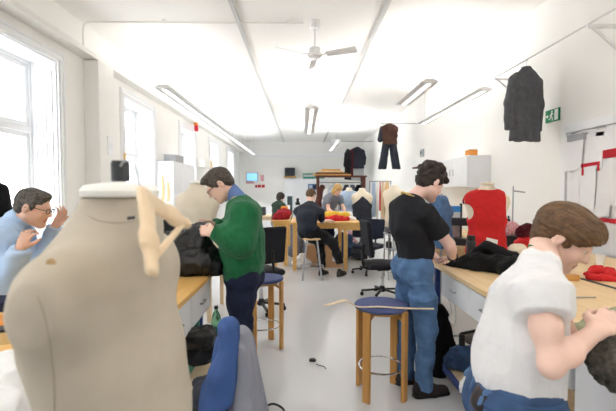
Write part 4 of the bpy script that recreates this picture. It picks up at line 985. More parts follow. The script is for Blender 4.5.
# the red vest on a cream form
VF, VL, Vr, Vf, VS = dressform('cream dress form wearing a sleeveless red vest behind the right bench', U(487, 200, 4.12)[:2], U(487, 185, 4.12)[2], A(-.25, -.95, 0), M['cream'], .96, 'cream', True)
vv = SDF(.006); vv.ops = list(VS.ops); vv.off = .012
vv.ell(VL(.0, -.285) + Vr * .205, (.066, .20, .095), None, .012, '-'); vv.ell(VL(0, -.20) - Vr * .215, (.085, .25, .20), None, .012, '-')
vv.planes = []; vv.cut(VL(.0, -.045), Z3 + Vf * .1); vv.cut(VL(0, -.72), -Z3)
vest = vv.build('vest', M['red_wool'], VF, folds((9, 9, 5), .006, 95)); vest['label'] = 'sleeveless red vest pinned on the form'
q = U(491, 240.5, 3.98); MB().prism([(-.05, -.02), (.06, -.035), (.065, .005), (-.04, .03)], q, X3, Z3, .012).build('paper_label', M['paper'], VF)
dressform('cream dress form beside the man in green, half hidden by his hands', U(197, 200, 4.0)[:2], 1.60, A(-.3, -.95, 0), M['cream'], 1.05)
dressform('cream dress form standing before the right wall, left of the man in black', U(394, 200, 8.3)[:2], 1.62, A(-.6, -.8, 0), M['cream'], 1.08, res=.009)
jf = dressform('cream dress form in a dark tailcoat beyond the middle table', U(362, 200, 9.3)[:2], 1.545, A(0, -1, 0), M['cream'], 1.1, res=.01)
S = SDF(.012); S.ops = list(jf[4].ops); S.off = .014; S.cut(jf[1](0, -.14), Z3 + jf[2] * .9); S.cut(jf[1](0, -.14), Z3 - jf[2] * .9); S.econe(jf[1](0, -.5), jf[1](0, -.95), (.16, .11), (.20, .13), jf[2], .05, .02)
S.build('tailcoat', M['dark_navy'], jf[0], folds((10, 10, 2), .014, 96))
jf = dressform('cream dress form in a pale blue-white blouse beyond the middle table', U(349, 200, 10.0)[:2], 1.56, A(-.2, -1, 0), M['cream'], 1.05, res=.01)
S = SDF(.012); S.ops = list(jf[4].ops); S.off = .014; S.cut(jf[1](0, -.06), Z3); S.build('blouse', M['pale_blue'], jf[0], folds((10, 10, 3), .014, 97))
# ================================================================ ceiling fan
fn = empty('ceiling_fan', (.19, 6.1, 3.5), 'white three-bladed ceiling fan hanging from the white ceiling', 'ceiling fan'); fc = A(.19, 6.1, 0)
MB().lathe([(0, 3.88), (.07, 3.88), (.075, 3.9), (.075, 3.99), (.08, 4.0), (0, 4.0)], fc, 24).build('mount', M['white_metal'], fn, True)
MB().lathe([(.013, 3.6), (.013, 3.88)], fc, 12).build('down_rod', M['white_metal'], fn, True)
MB().lathe([(0, 3.47), (.07, 3.47), (.10, 3.485), (.105, 3.51), (.105, 3.53), (.085, 3.54), (.085, 3.60), (.07, 3.615), (0, 3.62)], fc, 32).build('motor', M['white_metal'], fn, True)
for ang in (math.radians(-27), math.radians(93), math.radians(213)):
    d = A(math.cos(ang), math.sin(ang), 0); t = nrm(A(-d[1], d[0], -.42)); k = MB()
    k.prism([(.18, -.05), (.62, -.065), (.645, -.045), (.645, .045), (.62, .065), (.18, .05)], fc + Z3 * 3.50, d, t, .008); b = k.build('blade', M['white_metal'], fn, bev=.002)
    MB().beam(fc + Z3 * 3.50 + d * .09, fc + Z3 * 3.50 + d * .24, .045, .008).build('blade_iron', M['white_metal'], b)
# ================================================================ hanging rail on the right wall, jackets
RX, RZ = 2.76, 3.14
rl = empty('hanging_rail', (RX, 4.6, RZ), 'long steel hanging rail on wall brackets, carrying the charcoal jacket', 'clothes rail')
MB().tube([A(RX, 2.2, RZ), A(RX, 6.1, RZ)], .011, 10).build('rail', M['white_metal'], rl, True)
for y in (3.97, 5.88):
    k = MB(); k.box((RX - .02, y - .018, RZ - .045), (XR, y + .018, RZ - .012)); k.beam(A(RX + .03, y, RZ - .04), A(XR, y, RZ - .36), .02, .03, (0, 1, 0)); k.build('bracket', M['white_metal'], rl, bev=.003)
def garment(S, top, wd, h, w, dp, flare=1.1, sleeves=None, k=.05):
    """a coat body hanging from its shoulders: wd across"""
    dv = nrm(np.cross(wd, Z3))
    pr = [(0, .30, .6), (-.05, .62, .85), (-.13, .95, 1.), (-.30, .93, 1.05), (-.55, .90, 1.0), (-1., .97 * flare, 1.1)]
    for i in range(len(pr) - 1):
        a, b = pr[i], pr[i + 1]; S.econe(top + Z3 * a[0] * h, top + Z3 * b[0] * h, (a[1] * w / 2, a[2] * dp), (b[1] * w / 2, b[2] * dp), wd, k, None if i else None)
    S.cut(top - Z3 * h, -Z3)
def hanging_jacket(name, label, cat, top, wd, h, w, m, slv=.82, group=None, seed=1, dp=.075, res=.008, hang=None, sl_m=None, flare=1.08):
    r = empty(name, top, label, cat, group); dv = nrm(np.cross(wd, Z3))
    S = SDF(res); garment(S, top - Z3 * .06, wd, h - .06, w * .86, dp, flare); b = S.build('body', m, r, folds((11, 11, 1.6), .020, seed))
    for e in (-1, 1):
        S = SDF(res); a = top + wd * e * w * .385 - Z3 * .205 * h; c = top + wd * e * w * .47 - Z3 * .5 * h - dv * .02; d = top + wd * e * w * .45 - Z3 * slv * h - dv * .03
        S.chain([a + Z3 * .01, c, d], [.062, .064, .056], .03); S.cut(d, -Z3); S.build('sleeve', sl_m or m, r, folds((9, 9, 4), .010, seed + e))
    S = SDF(.006); S.econe(top - Z3 * .075, top - Z3 * .01, (.085, .075), (.062, .055), wd, .02, .01); S.cone(top - Z3 * .07 + wd * .08 - dv * .04, top - Z3 * .20 - dv * .085, .018, .014, .02); S.cone(top - Z3 * .07 - wd * .08 - dv * .04, top - Z3 * .20 - dv * .085, .018, .014, .02)
    S.build('collar', m, r)
    hk = MB(); z1 = hang if hang is not None else .08
    hk.tube(spline([top - Z3 * .03, top + Z3 * (z1 * .5), top + Z3 * z1 + wd * .02, top + Z3 * (z1 + .02)], 4), .003, 6); hk.build('hanger_hook', M['steel'], r, True)
    return r
jt = U(524.5, 70.5, 5.30)
hanging_jacket('hanging_jacket', 'charcoal jacket on a hanger on the steel rail beside the exit sign', 'jacket', A(RX, 5.08, RZ - .09), nrm(A(.93, .37, 0)), .90, .52, M['charcoal'], .86, None, 101, .085, .007, .09)
# costumes high on the far walls
p = U(390, 124.5, 11.3)
tr_ = empty('hanging_costume', p, 'dark trousers and brown waistcoat hanging high on the right wall', 'costume')
S = SDF(.012); garment(S, p - Z3 * .02, X3, .52, .42, .07, 1.); S.build('waistcoat', M['brown_cloth'], tr_, folds((10, 10, 2), .02, 103))
for e in (-1, 1):
    S = SDF(.012); S.chain([p + A(e * .07, .05, -.38), p + A(e * .13, .05, -.80), p + A(e * .20, .05, -1.22)], [.10, .10, .11], .03); S.cut(p - Z3 * 1.22, -Z3); S.build('trouser_leg', M['dark_navy'], tr_, folds((9, 9, 1.5), .016, 104 + e))
S = SDF(.012); S.chain([p + A(-.20, .06, -.10), p + A(-.25, .06, -.4)], [.07, .08], .03); S.build('hanging_strap', M['dark_navy'], tr_, folds((9, 9, 2), .01, 107))
MB().tube([p + A(-.25, 0, .03), p + A(.25, 0, .03), A(XR, p[1], p[2] + .03)], .01, 8).build('wall_peg', M['steel'], tr_, True)
p = U(357, 147, 19.0)
hanging_jacket('hanging_costume', 'dark jacket costume hung high in the far right corner', 'costume', p, X3, .98, .78, M['dark_navy'], .85, None, 110, .10, .02, .1)
q = empty('hanging_costume', p + A(0, .16, -.9), 'grey patterned skirt hanging under the dark jacket in the far corner', 'costume')
S = SDF(.02); garment(S, p + A(0, .16, -.80), X3, .72, .70, .12, 1.1); S.build('skirt', M['grey_plastic'], q, folds((6, 6, 1.5), .05, 112)); S = SDF(.02); S.econe(p + A(0, .16, -.86), p + A(0, .16, -.74), (.22, .13), (.20, .12), X3, .02); S.build('waistband', M['slate_cloth'], q)
p2 = U(348, 149, 18.2)
hanging_jacket('hanging_costume', 'long narrow dark coat hung left of the dark jacket in the far corner', 'costume', p2, nrm(A(.5, .86, 0)), 1.35, .62, M['black_wool'], .6, None, 114, .10, .02, .1)
p3 = U(351.5, 150, 18.75)
hanging_jacket('hanging_costume', 'dark maroon coat hung between two dark costumes in the far corner', 'costume', p3, nrm(A(.3, .95, 0)), 1.2, .5, M['maroon'], .7, None, 117, .08, .02, .1)
k = MB(); zz = U(357, 145.5, 19)[2] + .12; k.tube([A(1.7, 18.5, zz), A(XR, 18.5, zz)], .015, 8); tag(k.build('clothes_rail', M['steel'], None, True), 'short steel rail holding costumes in the far corner', 'clothes rail')
# exit sign
es = empty('exit_sign', (XR, 5.18, 2.42), 'green emergency exit sign on the right wall beside the jacket', 'sign'); c = UX(553.5, 115.5, XR)
k = MB(); k.box((XR - .02, c[1] - .14, c[2] - .078), (XR, c[1] + .14, c[2] + .078)); k.build('panel', M['exit_green'], es, bev=.003)
def on(u_, v_): return A(XR - .0205, c[1] - u_, c[2] + v_)      # u to the right as seen from the room
k = MB()
def flatpoly(P_, m_, nm): 
    b = MB(); b.prism([(a, b_) for a, b_ in P_], A(XR - .0215, c[1], c[2]), -Y3, Z3, .002); return b.build(nm, m_, es)
flatpoly([(.055, -.066), (.125, -.066), (.125, .066), (.055, .066)], M['sign_white'], 'door_symbol')
flatpoly([(.0 + .014 * math.cos(a), .048 + .014 * math.sin(a)) for a in np.linspace(0, 2 * PI, 15)[:-1]], M['sign_white'], 'runner_symbol')
k = MB()
for a, b_, w_ in (((.0, .032), (-.018, -.01), .022), ((-.016, -.012), (.014, -.032), .014), ((.014, -.030), (.006, -.066), .012), ((-.018, -.012), (-.036, -.040), .014), ((-.036, -.038), (-.062, -.042), .012), ((.004, .026), (.030, .010), .009), ((-.002, .028), (-.030, .014), .009), ((-.030, .014), (-.040, -.006), .009)):
    k.beam(A(XR - .0215, c[1] - a[0], c[2] + a[1]), A(XR - .0215, c[1] - b_[0], c[2] + b_[1]), w_, .002, (1, 0, 0))
k.build('runner_symbol', M['sign_white'], es)
flatpoly([(-.125, -.01), (-.095, -.01), (-.095, -.025), (-.070, .0), (-.095, .025), (-.095, .01), (-.125, .01)], M['sign_white'], 'arrow_symbol')

# ================================================================ papers on and beside the door
def sheet(px, py, w_, h_, label, m='paper', tilt=0., x=None, group=None, name='paper_sheet', cat='paper', lift=.0, lines=None):
    x = (XR - .052 if 3.6 < UX(px, py, XR - .03)[1] < 4.95 else XR - .004) - lift if x is None else x
    p = UX(px, py, x); ct, st = math.cos(tilt), math.sin(tilt); Yv = -Y3 * ct + Z3 * st; Zv = Z3 * ct + Y3 * st
    n = 6; V = []; F = []
    for i in range(n + 1):
        for j in (0, 1):
            a = (i / n - .5); V.append(p + Yv * (j - .5) * w_ + Zv * a * -h_ - X3 * (.018 * max(0, a + .1) ** 2 * 4 * h_))
    for i in range(n): F.append((2 * i, 2 * i + 1, 2 * i + 3, 2 * i + 2))
    o = link(name, V, F, M[m]); s_ = o.modifiers.new('t', 'SOLIDIFY'); s_.thickness = .0012
    if label: tag(o, label, cat, group)
    if lines:
        for (v0, wd_) in lines:
            MB().obox(p + Zv * v0 * h_ - X3 * .004 - X3 * .0, (wd_ * w_ / 2, .0022, .0006), Yv, Zv, X3).build('pencil_line', M['grey_plastic'], o)
    return o
GP = 'pattern papers pinned on and beside the door'
sheet(570, 153, .26, .42, 'white paper pattern hanging loosely at the left edge of the door', tilt=.10, group=GP, lift=.01)
sheet(578, 150, .16, .40, 'narrow white paper tilted under the door closer', tilt=-.06, group=GP, lift=.02)
sheet(592, 151, .34, .38, 'large white sheet below the door closer, over the bracket-shaped red card', group=GP)
sheet(586, 184, .30, .54, 'white sheet in the middle of the door below the bracket-shaped red card', group=GP, lift=.004)
sheet(573.5, 194, .20, .26, 'small tilted white sheet at the lower left of the door', tilt=.16, group=GP, lift=.016)
sheet(608.5, 139, .36, .28, 'white sheet at the upper right above the wide red card', group=GP)
sheet(608, 178, .30, .56, 'white sheet at the right below the wide red card', group=GP)
sheet(592, 216, .30, .34, 'white sheet low on the door behind the head of the woman in white' if False else 'white sheet low on the door above the low red card', group=GP)
sheet(611, 238, .22, .34, 'white sheet at the right below the low red card', group=GP)
sheet(603, 206, .18, .22, 'small white sheet at the right between the other papers', group=GP, lift=.006)
GR = 'red cards pinned among the papers'
def redcard(px, py, P_, label):
    p = UX(px, py, XR - .062); k = MB(); k.prism(P_, p, -Y3, Z3, .003); tag(k.build('red_card', M['red_paper'], None), label, 'card', GR)
redcard(589, 165, [(-.16, .016), (.16, .03), (.16, -.07), (.125, -.07), (.125, -.005), (-.085, -.022), (-.085, -.11), (-.115, -.11), (-.115, -.02), (-.16, -.022)], 'narrow red card strip bent like a bracket, left of the wide red card')
redcard(610, 153.5, [(-.10, .04), (.12, .05), (.12, -.04), (-.10, -.045)], 'wide red card strip at upper right among the papers')
redcard(607, 220.5, [(-.11, .02), (.12, .025), (.12, -.025), (.03, -.025), (.03, -.02), (-.11, -.02)], 'low red card strip at the right among the papers')

# ================================================================ cloth lying about
def heap(name, label, cat, prims, m, disp, res=.008, floor=None, group=None, k=.05):
    S = SDF(res)
    for a, b, ra, rb in prims: S.cone(a, b, ra, rb, k)
    if floor is not None: S.cut(A(0, 0, floor), -Z3)
    o = S.build(name, m, None, disp)
    if floor is not None:
        co_ = np.zeros(len(o.data.vertices) * 3, np.float32); o.data.vertices.foreach_get('co', co_); co_ = co_.reshape(-1, 3); fl = floor + .001 - o.location[2]; co_[:, 2] = np.maximum(co_[:, 2], fl); o.data.vertices.foreach_set('co', co_.ravel()); o.data.update()
    tag(o, label, cat, group); return o
B9 = .92
def at(px, py, d): return U(px, py, d)
heap('garment', 'big black satin garment on the left bench being sewn by the man in green', 'garment',
     [(at(196, 250, 3.10), at(180, 256, 3.10), .10, .12), (at(205, 229, 3.06), at(200, 250, 3.10), .035, .10), (at(203, 228, 3.06), at(186, 234, 3.16), .03, .05), (at(186, 250, 3.10), at(160, 262, 2.98), .12, .10), (at(210, 256, 3.06), at(217, 266, 3.02), .07, .06), (at(216, 262, 3.03), at(219, 273, 3.02), .05, .03),
      (at(200, 264, 2.98), at(165, 268, 2.94), .05, .06), (at(175, 240, 3.15), at(158, 246, 3.1), .06, .06), (at(178, 262, 3.0), at(206, 262, 3.0), .09, .08)], M['black_sheen'], [folds((9, 9, 7), .030, 121), folds((22, 22, 16), .012, 122)], .007, B9)
heap('garment', 'black wool garment spread on the right bench in front of the red vest', 'garment',
     [(at(453, 263, 3.36), at(466, 261, 3.32), .018, .04), (at(466, 260, 3.30), at(486, 247, 3.25), .04, .03), (at(486, 246.5, 3.25), at(512, 259, 3.12), .03, .05), (at(480, 262, 3.2), at(515, 266, 3.0), .07, .06), (at(505, 268, 3.0), at(532, 266, 2.95), .05, .05), (at(445, 265, 3.4), at(475, 268, 3.2), .012, .04), (at(488, 252, 3.3), at(490, 268, 3.35), .05, .08)], M['black_wool'], [folds((10, 10, 8), .022, 124), folds((24, 24, 18), .006, 125)], .007, B9, k=.04)
heap('garment', 'red cloth lying flat on the right bench behind the person in white', 'garment',
     [(at(590, 277, 2.85), at(615, 280, 2.8), .02, .03), (at(598, 271, 3.0), at(612, 272, 2.95), .03, .025), (at(585, 274, 2.95), at(600, 268, 3.1), .014, .02), (at(612, 275, 2.9), at(632, 280, 2.8), .03, .03)], M['red_wool'], [folds((12, 12, 6), .018, 126)], .007, B9)
heap('garment', 'sage green cloth on the bench under the hands of the person in white', 'garment',
     [(UZ(560, 333, .93), UZ(590, 327, .935), .022, .028), (UZ(590, 326, .935), UZ(625, 319, .95), .03, .045), (UZ(580, 333, .93), UZ(628, 332, .94), .022, .035), (UZ(604, 322, .95), UZ(645, 318, .955), .04, .05), (UZ(600, 327, .935), UZ(640, 330, .94), .03, .04)], M['olive'], [folds((10, 10, 6), .010, 128)], .006, B9)
fz = heap('garment', 'dark grey shaggy cloth hanging over the bench edge at lower right', 'garment',
     [(at(603, 334, 1.30), at(612, 360, 1.22), .035, .055), (at(612, 360, 1.22), at(620, 372, 1.2), .05, .055), (at(618, 328, 1.34), at(630, 350, 1.28), .04, .06), (at(600, 331, 1.36), at(625, 326, 1.36), .014, .02), (at(616, 330, 1.36), UZ(640, 334, .945), .035, .035)], M['fur'], [folds((30, 30, 30), .014, 130, 1.)], .005)
# objects on the near right bench
sc = empty('scissors', at(575, 295, 2.3), 'long steel scissors lying on the right bench beside the person in white', 'scissors')
a, b = UZ(556, 297.2, .926), UZ(593, 297.4, .926); d = nrm(b - a); sd_ = np.cross(Z3, d)
for e in (-1, 1):
    k = MB(); m0 = mid(a, b, .42); k.prism([(0, -.006 * e), (.14, .001 * e), (.0, .009 * e)], m0 + Z3 * .002 * e, d, sd_, .003); bl = k.build('blade', M['steel'], sc)
    k = MB(); rc = a + d * .035 + sd_ * e * .022; k.tube(arc(rc, d, sd_, .022, 0, 2 * PI * 19 / 20, 19), .005, 8, closed=True); k.tube([rc + d * .022 - sd_ * e * .006, mid(a, b, .42) + sd_ * e * -.002], .0045, 8); k.build('handle', M['black_plastic'], bl, True)
wb = MB(); a, b = UZ(549, 279.5, .92), UZ(578, 280.5, .92); wb.beam(a + Z3 * .022, b + Z3 * .022, .06, .042); tag(wb.build('wood_block', M['stool_wood'], None, bev=.006), 'brown wooden pressing block behind the chin of the person in white', 'block')
rr_ = MB(); rr_.beam(UZ(581, 278.5, .9235), UZ(622, 290, .9235), .03, .004); tag(rr_.build('metal_ruler', M['dark_plastic'], None), 'thin dark ruler lying on the bench in front of the red cloth', 'ruler')
cu = empty('paper_cup', UZ(600, 263, .92), 'white paper cup on the bench next to the red cloth', 'cup'); MB().lathe([(0, 0), (.026, 0), (.034, .085), (.036, .088), (.033, .086), (.025, .006), (0, .005)], UZ(600, 265, .92), 24).build('cup_wall', M['paper'], cu, True)
# behind the red vest, on the sewing table (z .90)
T9 = .90
tb = UZ(471, 247, T9); th = empty('thermos_flask', tb, 'dark cylindrical flask standing before the red vest', 'flask'); th.location = (*U(471, 247, 3.55)[:2], .92); tb = np.array(th.location)
MB().lathe([(0, 0), (.038, 0), (.040, .005), (.040, .17), (.034, .185), (0, .186)], tb, 24).build('body', M['dark_plastic'], th, True); MB().lathe([(0, .186), (.034, .186), (.034, .225), (.03, .23), (0, .23)], tb, 24).build('cap', M['black_plastic'], th, True)
p = UZ(509, 246, T9); heap('pin_cushion', 'pink and white printed bundle on a black box behind the vest', 'cushion', [(p + A(-.05, 0, .20), p + A(.06, 0, .19), .075, .06), (p + A(0, 0, .22), p + A(.03, 0, .24), .06, .04)], M['pink_print'], folds((14, 14, 14), .012, 133), .008, T9 + .12)
tag(MB().box(p + A(-.12, -.08, 0), p + A(.14, .12, .119)).build('storage_box', M['black_plastic'], None, bev=.006), 'black box under the pink printed bundle', 'box')
p = UZ(519, 252, .92); heap('fabric_bundle', 'bright red cloth bundle on the table between cream cushion and brown hair', 'garment', [(p + A(0, 0, .05), p + A(.08, .05, .10), .06, .06), (p + A(.05, 0, .06), p + A(.14, .0, .05), .06, .05)], M['red_wool'], folds((14, 14, 14), .02, 135), .008, .92)
heap('yarn_bundle', 'dark maroon woolly bundle on top of the red cloth bundle', 'yarn', [(p + A(.07, .05, .20), p + A(.12, .06, .22), .06, .06), (p + A(.06, .06, .17), p + A(.14, .05, .18), .05, .05)], M['maroon'], folds((26, 26, 26), .016, 137, 1.), .007)
p = UZ(513, 254, .92); heap('cushion', 'round cream cushion in front of the red cloth bundle', 'cushion', [(p + A(-.02, -.06, .05), p + A(.04, -.06, .055), .055, .055)], M['cream'], folds((10, 10, 10), .008, 139), .008, .92)
for (px, h_) in ((515, .10), (521, .12)):
    p = UZ(px, 245, T9) + A(0, .3, 0); r_ = empty('small_bottle', p, 'small black bottle on a white box, %s of two' % ('shorter' if px == 515 else 'taller'), 'bottle', 'small black bottles'); p = A(p[0], p[1], T9 + .2005); r_.location = [float(t) for t in p]
    MB().lathe([(0, 0), (.022, 0), (.022, h_ * .6), (.010, h_ * .75), (.010, h_ * .8), (0, h_ * .8)], p, 16).build('body', M['black_plastic'], r_, True); MB().lathe([(0, h_ * .8), (.012, h_ * .8), (.012, h_), (0, h_)], p, 16).build('cap', M['black_plastic'], r_, True)
p0 = UZ(518, 245, T9) + A(0, .3, 0); tag(MB().box(p0 + A(-.16, -.08, 0), p0 + A(.12, .12, .20)).build('storage_box', M['white_lam'], None, bev=.004), 'white box under the two small black bottles', 'box')
sb = empty('carton', UX(535, 214, 3.0), 'white carton with bright blue label against the right wall', 'box'); c_ = U(535, 214, 5.0); k = MB().box((c_[0] - .02, c_[1] - .10, T9), (c_[0] + .44, c_[1] + .2, c_[2] + .13)); k.build('carton_body', M['white_lam'], sb, bev=.004)
MB().box((c_[0] + .0, c_[1] - .102, c_[2] - .05), (c_[0] + .36, c_[1] - .1005, c_[2] + .06)).build('label_strip', M['blue_label'], sb); sb.location = (float(c_[0]), float(c_[1]), T9)
if True:
    for o_ in sb.children: o_.location = o_.location
ls = empty('wall_lamp', UX(512, 205, XR - .02), 'thin grey rod stand with short arm behind the vest', 'stand'); b_ = U(512.5, 226, 5.2); t_ = U(512.5, 186, 5.2); ls.location = (float(b_[0]), float(b_[1]), T9)
MB().tube([A(b_[0], b_[1], T9), A(b_[0], b_[1], t_[2])], .008, 8).build('rod', M['grey_metal'], ls, True); MB().tube([A(b_[0], b_[1], t_[2] - .06), A(b_[0] + .15, b_[1], t_[2] - .08)], .009, 8).build('arm', M['grey_metal'], ls, True); MB().lathe([(0, 0), (.07, 0), (.07, .012), (0, .014)], (b_[0], b_[1], T9), 20).build('foot', M['grey_metal'], ls, True)
# mirror-like board, blue smock and paper behind the man in black
bm = empty('framed_board', U(456, 222, 4.9), 'white board with bright blue strip and dark edge left of the vest', 'board'); p = U(456, 222, 4.9); bm.location = (float(p[0]), float(p[1]), .9)
MB().box((p[0] - .06, p[1], .901), (p[0] + .05, p[1] + .02, p[2] + .20)).build('panel', M['white_lam'], bm); MB().box((p[0] + .05, p[1] - .01, .901), (p[0] + .068, p[1] + .025, p[2] + .22)).build('edge', M['slate_cloth'], bm); MB().box((p[0] - .06, p[1] - .004, p[2] + .12), (p[0] + .05, p[1] - .001, p[2] + .19)).build('blue_strip', M['blue_label'], bm)
heap('hanging_smock', 'blue smock hanging on a stand beyond the man in black', 'garment', [(U(440, 203, 4.4), U(443, 240, 4.4), .085, .10), (U(437, 202, 4.4), U(446, 212, 4.4), .05, .07)], M['denim'], folds((12, 12, 2), .02, 141), .01)
MB_ = MB(); p = U(441, 240, 4.42); MB_.tube([A(p[0], p[1], 0.0), A(p[0], p[1], 1.50)], .012, 8); MB_.box((p[0] - .15, p[1] - .15, 0), (p[0] + .15, p[1] + .15, .02)); tag(MB_.build('garment_stand', M['grey_metal'], None), 'grey stand carrying the blue smock', 'stand')
sm = empty('sewing_machine', UZ(458, 246, T9), 'dark sewing machine on the table left of the red vest', 'sewing machine')
def sewing_machine(r, c, f, m1, m2, s=1.):
    s_ = A(-f[1], f[0], 0); c = A(*c[:2], c[2]); o = lambda a, b, z: c + f * a * s + s_ * b * s + Z3 * z * s; r.location = [float(t) for t in c]
    MB().obox(o(0, 0, .04), (.21 * s, .09 * s, .039 * s), f, s_, Z3).build('base', m1, r, bev=.01)
    MB().obox(o(.14, 0, .19), (.06 * s, .055 * s, .11 * s), f, s_, Z3).build('column', m1, r, bev=.012)
    MB().obox(o(-.02, 0, .27), (.19 * s, .05 * s, .045 * s), f, s_, Z3).build('arm', m1, r, bev=.014)
    MB().obox(o(-.16, 0, .20), (.045 * s, .045 * s, .06 * s), f, s_, Z3).build('needle_head', m1, r, bev=.01)
    MB().tube([o(-.17, 0, .14), o(-.17, 0, .08)], .004 * s, 8).build('needle', M['steel'], r)
    MB().lathe([(0, 0), (.055 * s, 0), (.058 * s, .01), (.055 * s, .025 * s), (0, .026 * s)], o(.201, 0, .26), 20, axis=f).build('hand_wheel', m2, r, True)
sewing_machine(sm, U(459, 245, 4.8) * A(1, 1, 0) + Z3 * T9, A(-.9, .4, 0), M['dark_plastic'], M['black_plastic'])
# ================================================================ under and around the right bench
heap('hanging_coat', 'long black coat hanging between the jeans and the right bench', 'coat', [(U(431, 300, 3.42), U(436, 316, 3.42), .03, .075), (U(437, 316, 3.42), U(440, 346, 3.42), .08, .10), (U(440, 346, 3.42), U(438, 372, 3.42), .10, .06), (U(445, 335, 3.4), U(449, 350, 3.4), .045, .045)], M['black_wool'], folds((11, 11, 2), .028, 143), .009)
DP = [(UZ(453, 362, .19), UZ(476, 366, .19), .07, .07), (UZ(458, 356, .25), UZ(480, 358, .26), .06, .07), (UZ(463, 352, .33), UZ(478, 352, .33), .035, .05)]
heap('folded_jeans', 'crumpled blue denim pile on the low shelf behind the person in white', 'garment', DP, M['denim_mid'], [folds((12, 12, 12), .035, 145), folds((26, 26, 26), .012, 146)], .008, .161)
pb = MB(); a = UZ(457, 378, .175); 
heap('plastic_bag', 'crumpled white plastic bag on the low shelf near the denim pile', 'bag', [(UZ(470, 388, .2), UZ(480, 398, .2), .06, .07), (UZ(475, 380, .24), UZ(484, 390, .24), .05, .05)], M['white_cloth'], folds((16, 16, 16), .03, 148), .008, .161)
cl = empty('clamp_lamp', U(466, 336, 2.95), 'small black clamp arm under the right bench near the denim pile', 'clamp'); p = U(463, 345, 2.95); q = U(478, 331, 2.95)
MB().tube([U(462, 345, 2.95), U(462, 334, 2.95)], .022, 10).build('clamp_head', M['black_plastic'], cl, True); MB().tube([U(461, 334, 2.95), U(480, 330, 2.97), U(490, 329, 2.99)], .013, 8).build('arm', M['black_plastic'], cl, True)
for i, (px, c0, c1) in enumerate(((447, 280, 300), (444, 276, 304))):
    pass
cb = MB(); cb.tube(spline([U(448, 297, 3.25), U(452, 312, 3.22), U(449, 318, 3.2), U(453, 325, 3.2), U(456, 318, 3.22), U(454, 300, 3.22)], 6), .005, 6); tag(cb.build('cable', M['white_metal'], None, True), 'thin pale cable hanging below the drawers of the right bench', 'cable')
# ================================================================ under and around the left bench
bag = empty('shoulder_bag', UZ(200, 362, .33), 'black shoulder bag on the shelf under the left bench', 'bag')
S = SDF(.006); c = U(197, 346, 2.55); S.box(c + A(0, .02, 0), (.10, .08, .105), None, .04, .02); S.cut(A(0, 0, .321), -Z3); S.build('body', M['black_cloth'], bag, folds((12, 12, 12), .02, 151)); S = SDF(.006); S.box(c + A(.012, -.02, .06), (.10, .075, .05), None, .03, .02); S.build('flap', M['black_plastic'], bag, folds((12, 12, 12), .012, 152))
MB().tube(spline([c + A(.09, 0, .08), U(215, 352, 2.5), U(222, 345, 2.45), U(228, 338, 2.4), U(222, 350, 2.4), U(212, 360, 2.45), c + A(.08, -.05, -.08)], 6), .010, 8, flat=.4).build('strap', M['black_plastic'], bag, True)
bt = empty('water_bottle', UZ(216, 344, .32), 'green plastic water bottle standing under the left bench', 'bottle'); c = A(*UZ(216.5, 345, .32)[:2], .3205); bt.location = [float(t) for t in c]
pf = [(0, 0), (.036, 0), (.041, .01), (.041, .05), (.037, .06), (.041, .07), (.041, .12), (.037, .13), (.041, .14), (.041, .19), (.030, .24), (.014, .275), (.014, .29)]
MB().lathe(pf + [(0, .29)], c, 28).build('body', M['plastic_green'], bt, True); MB().lathe([(0, .291), (.016, .291), (.016, .312), (0, .313)], c, 20).build('cap', M['black_plastic'], bt, True); MB().lathe([(.0415, .085), (.0418, .085), (.0418, .155), (.0415, .155)], c, 28).build('label_band', M['teal'], bt, True)
gc = empty('green_carton', U(197, 320, 2.8), 'small green and white carton on the shelf above the black bag', 'box'); a = U(189, 331, 2.72); b = U(207, 312, 2.95); gc.location = (float(a[0]), float(a[1]), .32)
MB().prism([(0, 0), (.34, 0), (.34, .30), (.0, .12)], A(-.80, 2.62, .3205), Y3, Z3, .12).build('carton_body', M['plastic_green_card'] if 'plastic_green_card' in M else M['teal'], gc, bev=.004)
MB().prism([(0, .0), (.34, .0), (.34, .02), (0, .01)], A(-.80, 2.62, .63), Y3, Z3, .12) if False else None
heap('dark_cloth', 'dark slate cloth heaped on the seat of the near chair', 'garment', [(U(205, 395, 1.78), U(215, 400, 1.78), .05, .06), (U(203, 385, 1.85), U(212, 388, 1.85), .04, .04)], M['slate_cloth'], folds((14, 14, 14), .02, 154), .007, .545)
# small bits on the floor
tag(MB().tube(spline([UZ(265, 411, .012), UZ(268, 405.5, .02), UZ(274, 404, .03), UZ(281, 407, .02), UZ(284, 411, .012), UZ(280, 416, .012), UZ(272, 414, .012)], 6), .008, 8).build('cable_loop', M['black_plastic'], None, True), 'black cable loop lying on the floor at the bottom edge', 'cable')
tag(MB().lathe([(0, 0), (.024, .0), (.026, .01), (.018, .022), (0, .024)], UZ(312.5, 361, 0.001), 16, sx=1.3).build('floor_scrap', M['black_plastic'], None, True), 'small black scrap on the bare floor left of the stool', 'scrap')
tag(MB().tube(spline([UZ(316, 364, .003), UZ(320, 365.5, .003), UZ(324, 366.5, .003), UZ(326, 369, .003)], 5), .004, 6).build('thread_scrap', M['slate_cloth'], None, True), 'short grey thread on the floor beside the black scrap', 'scrap')
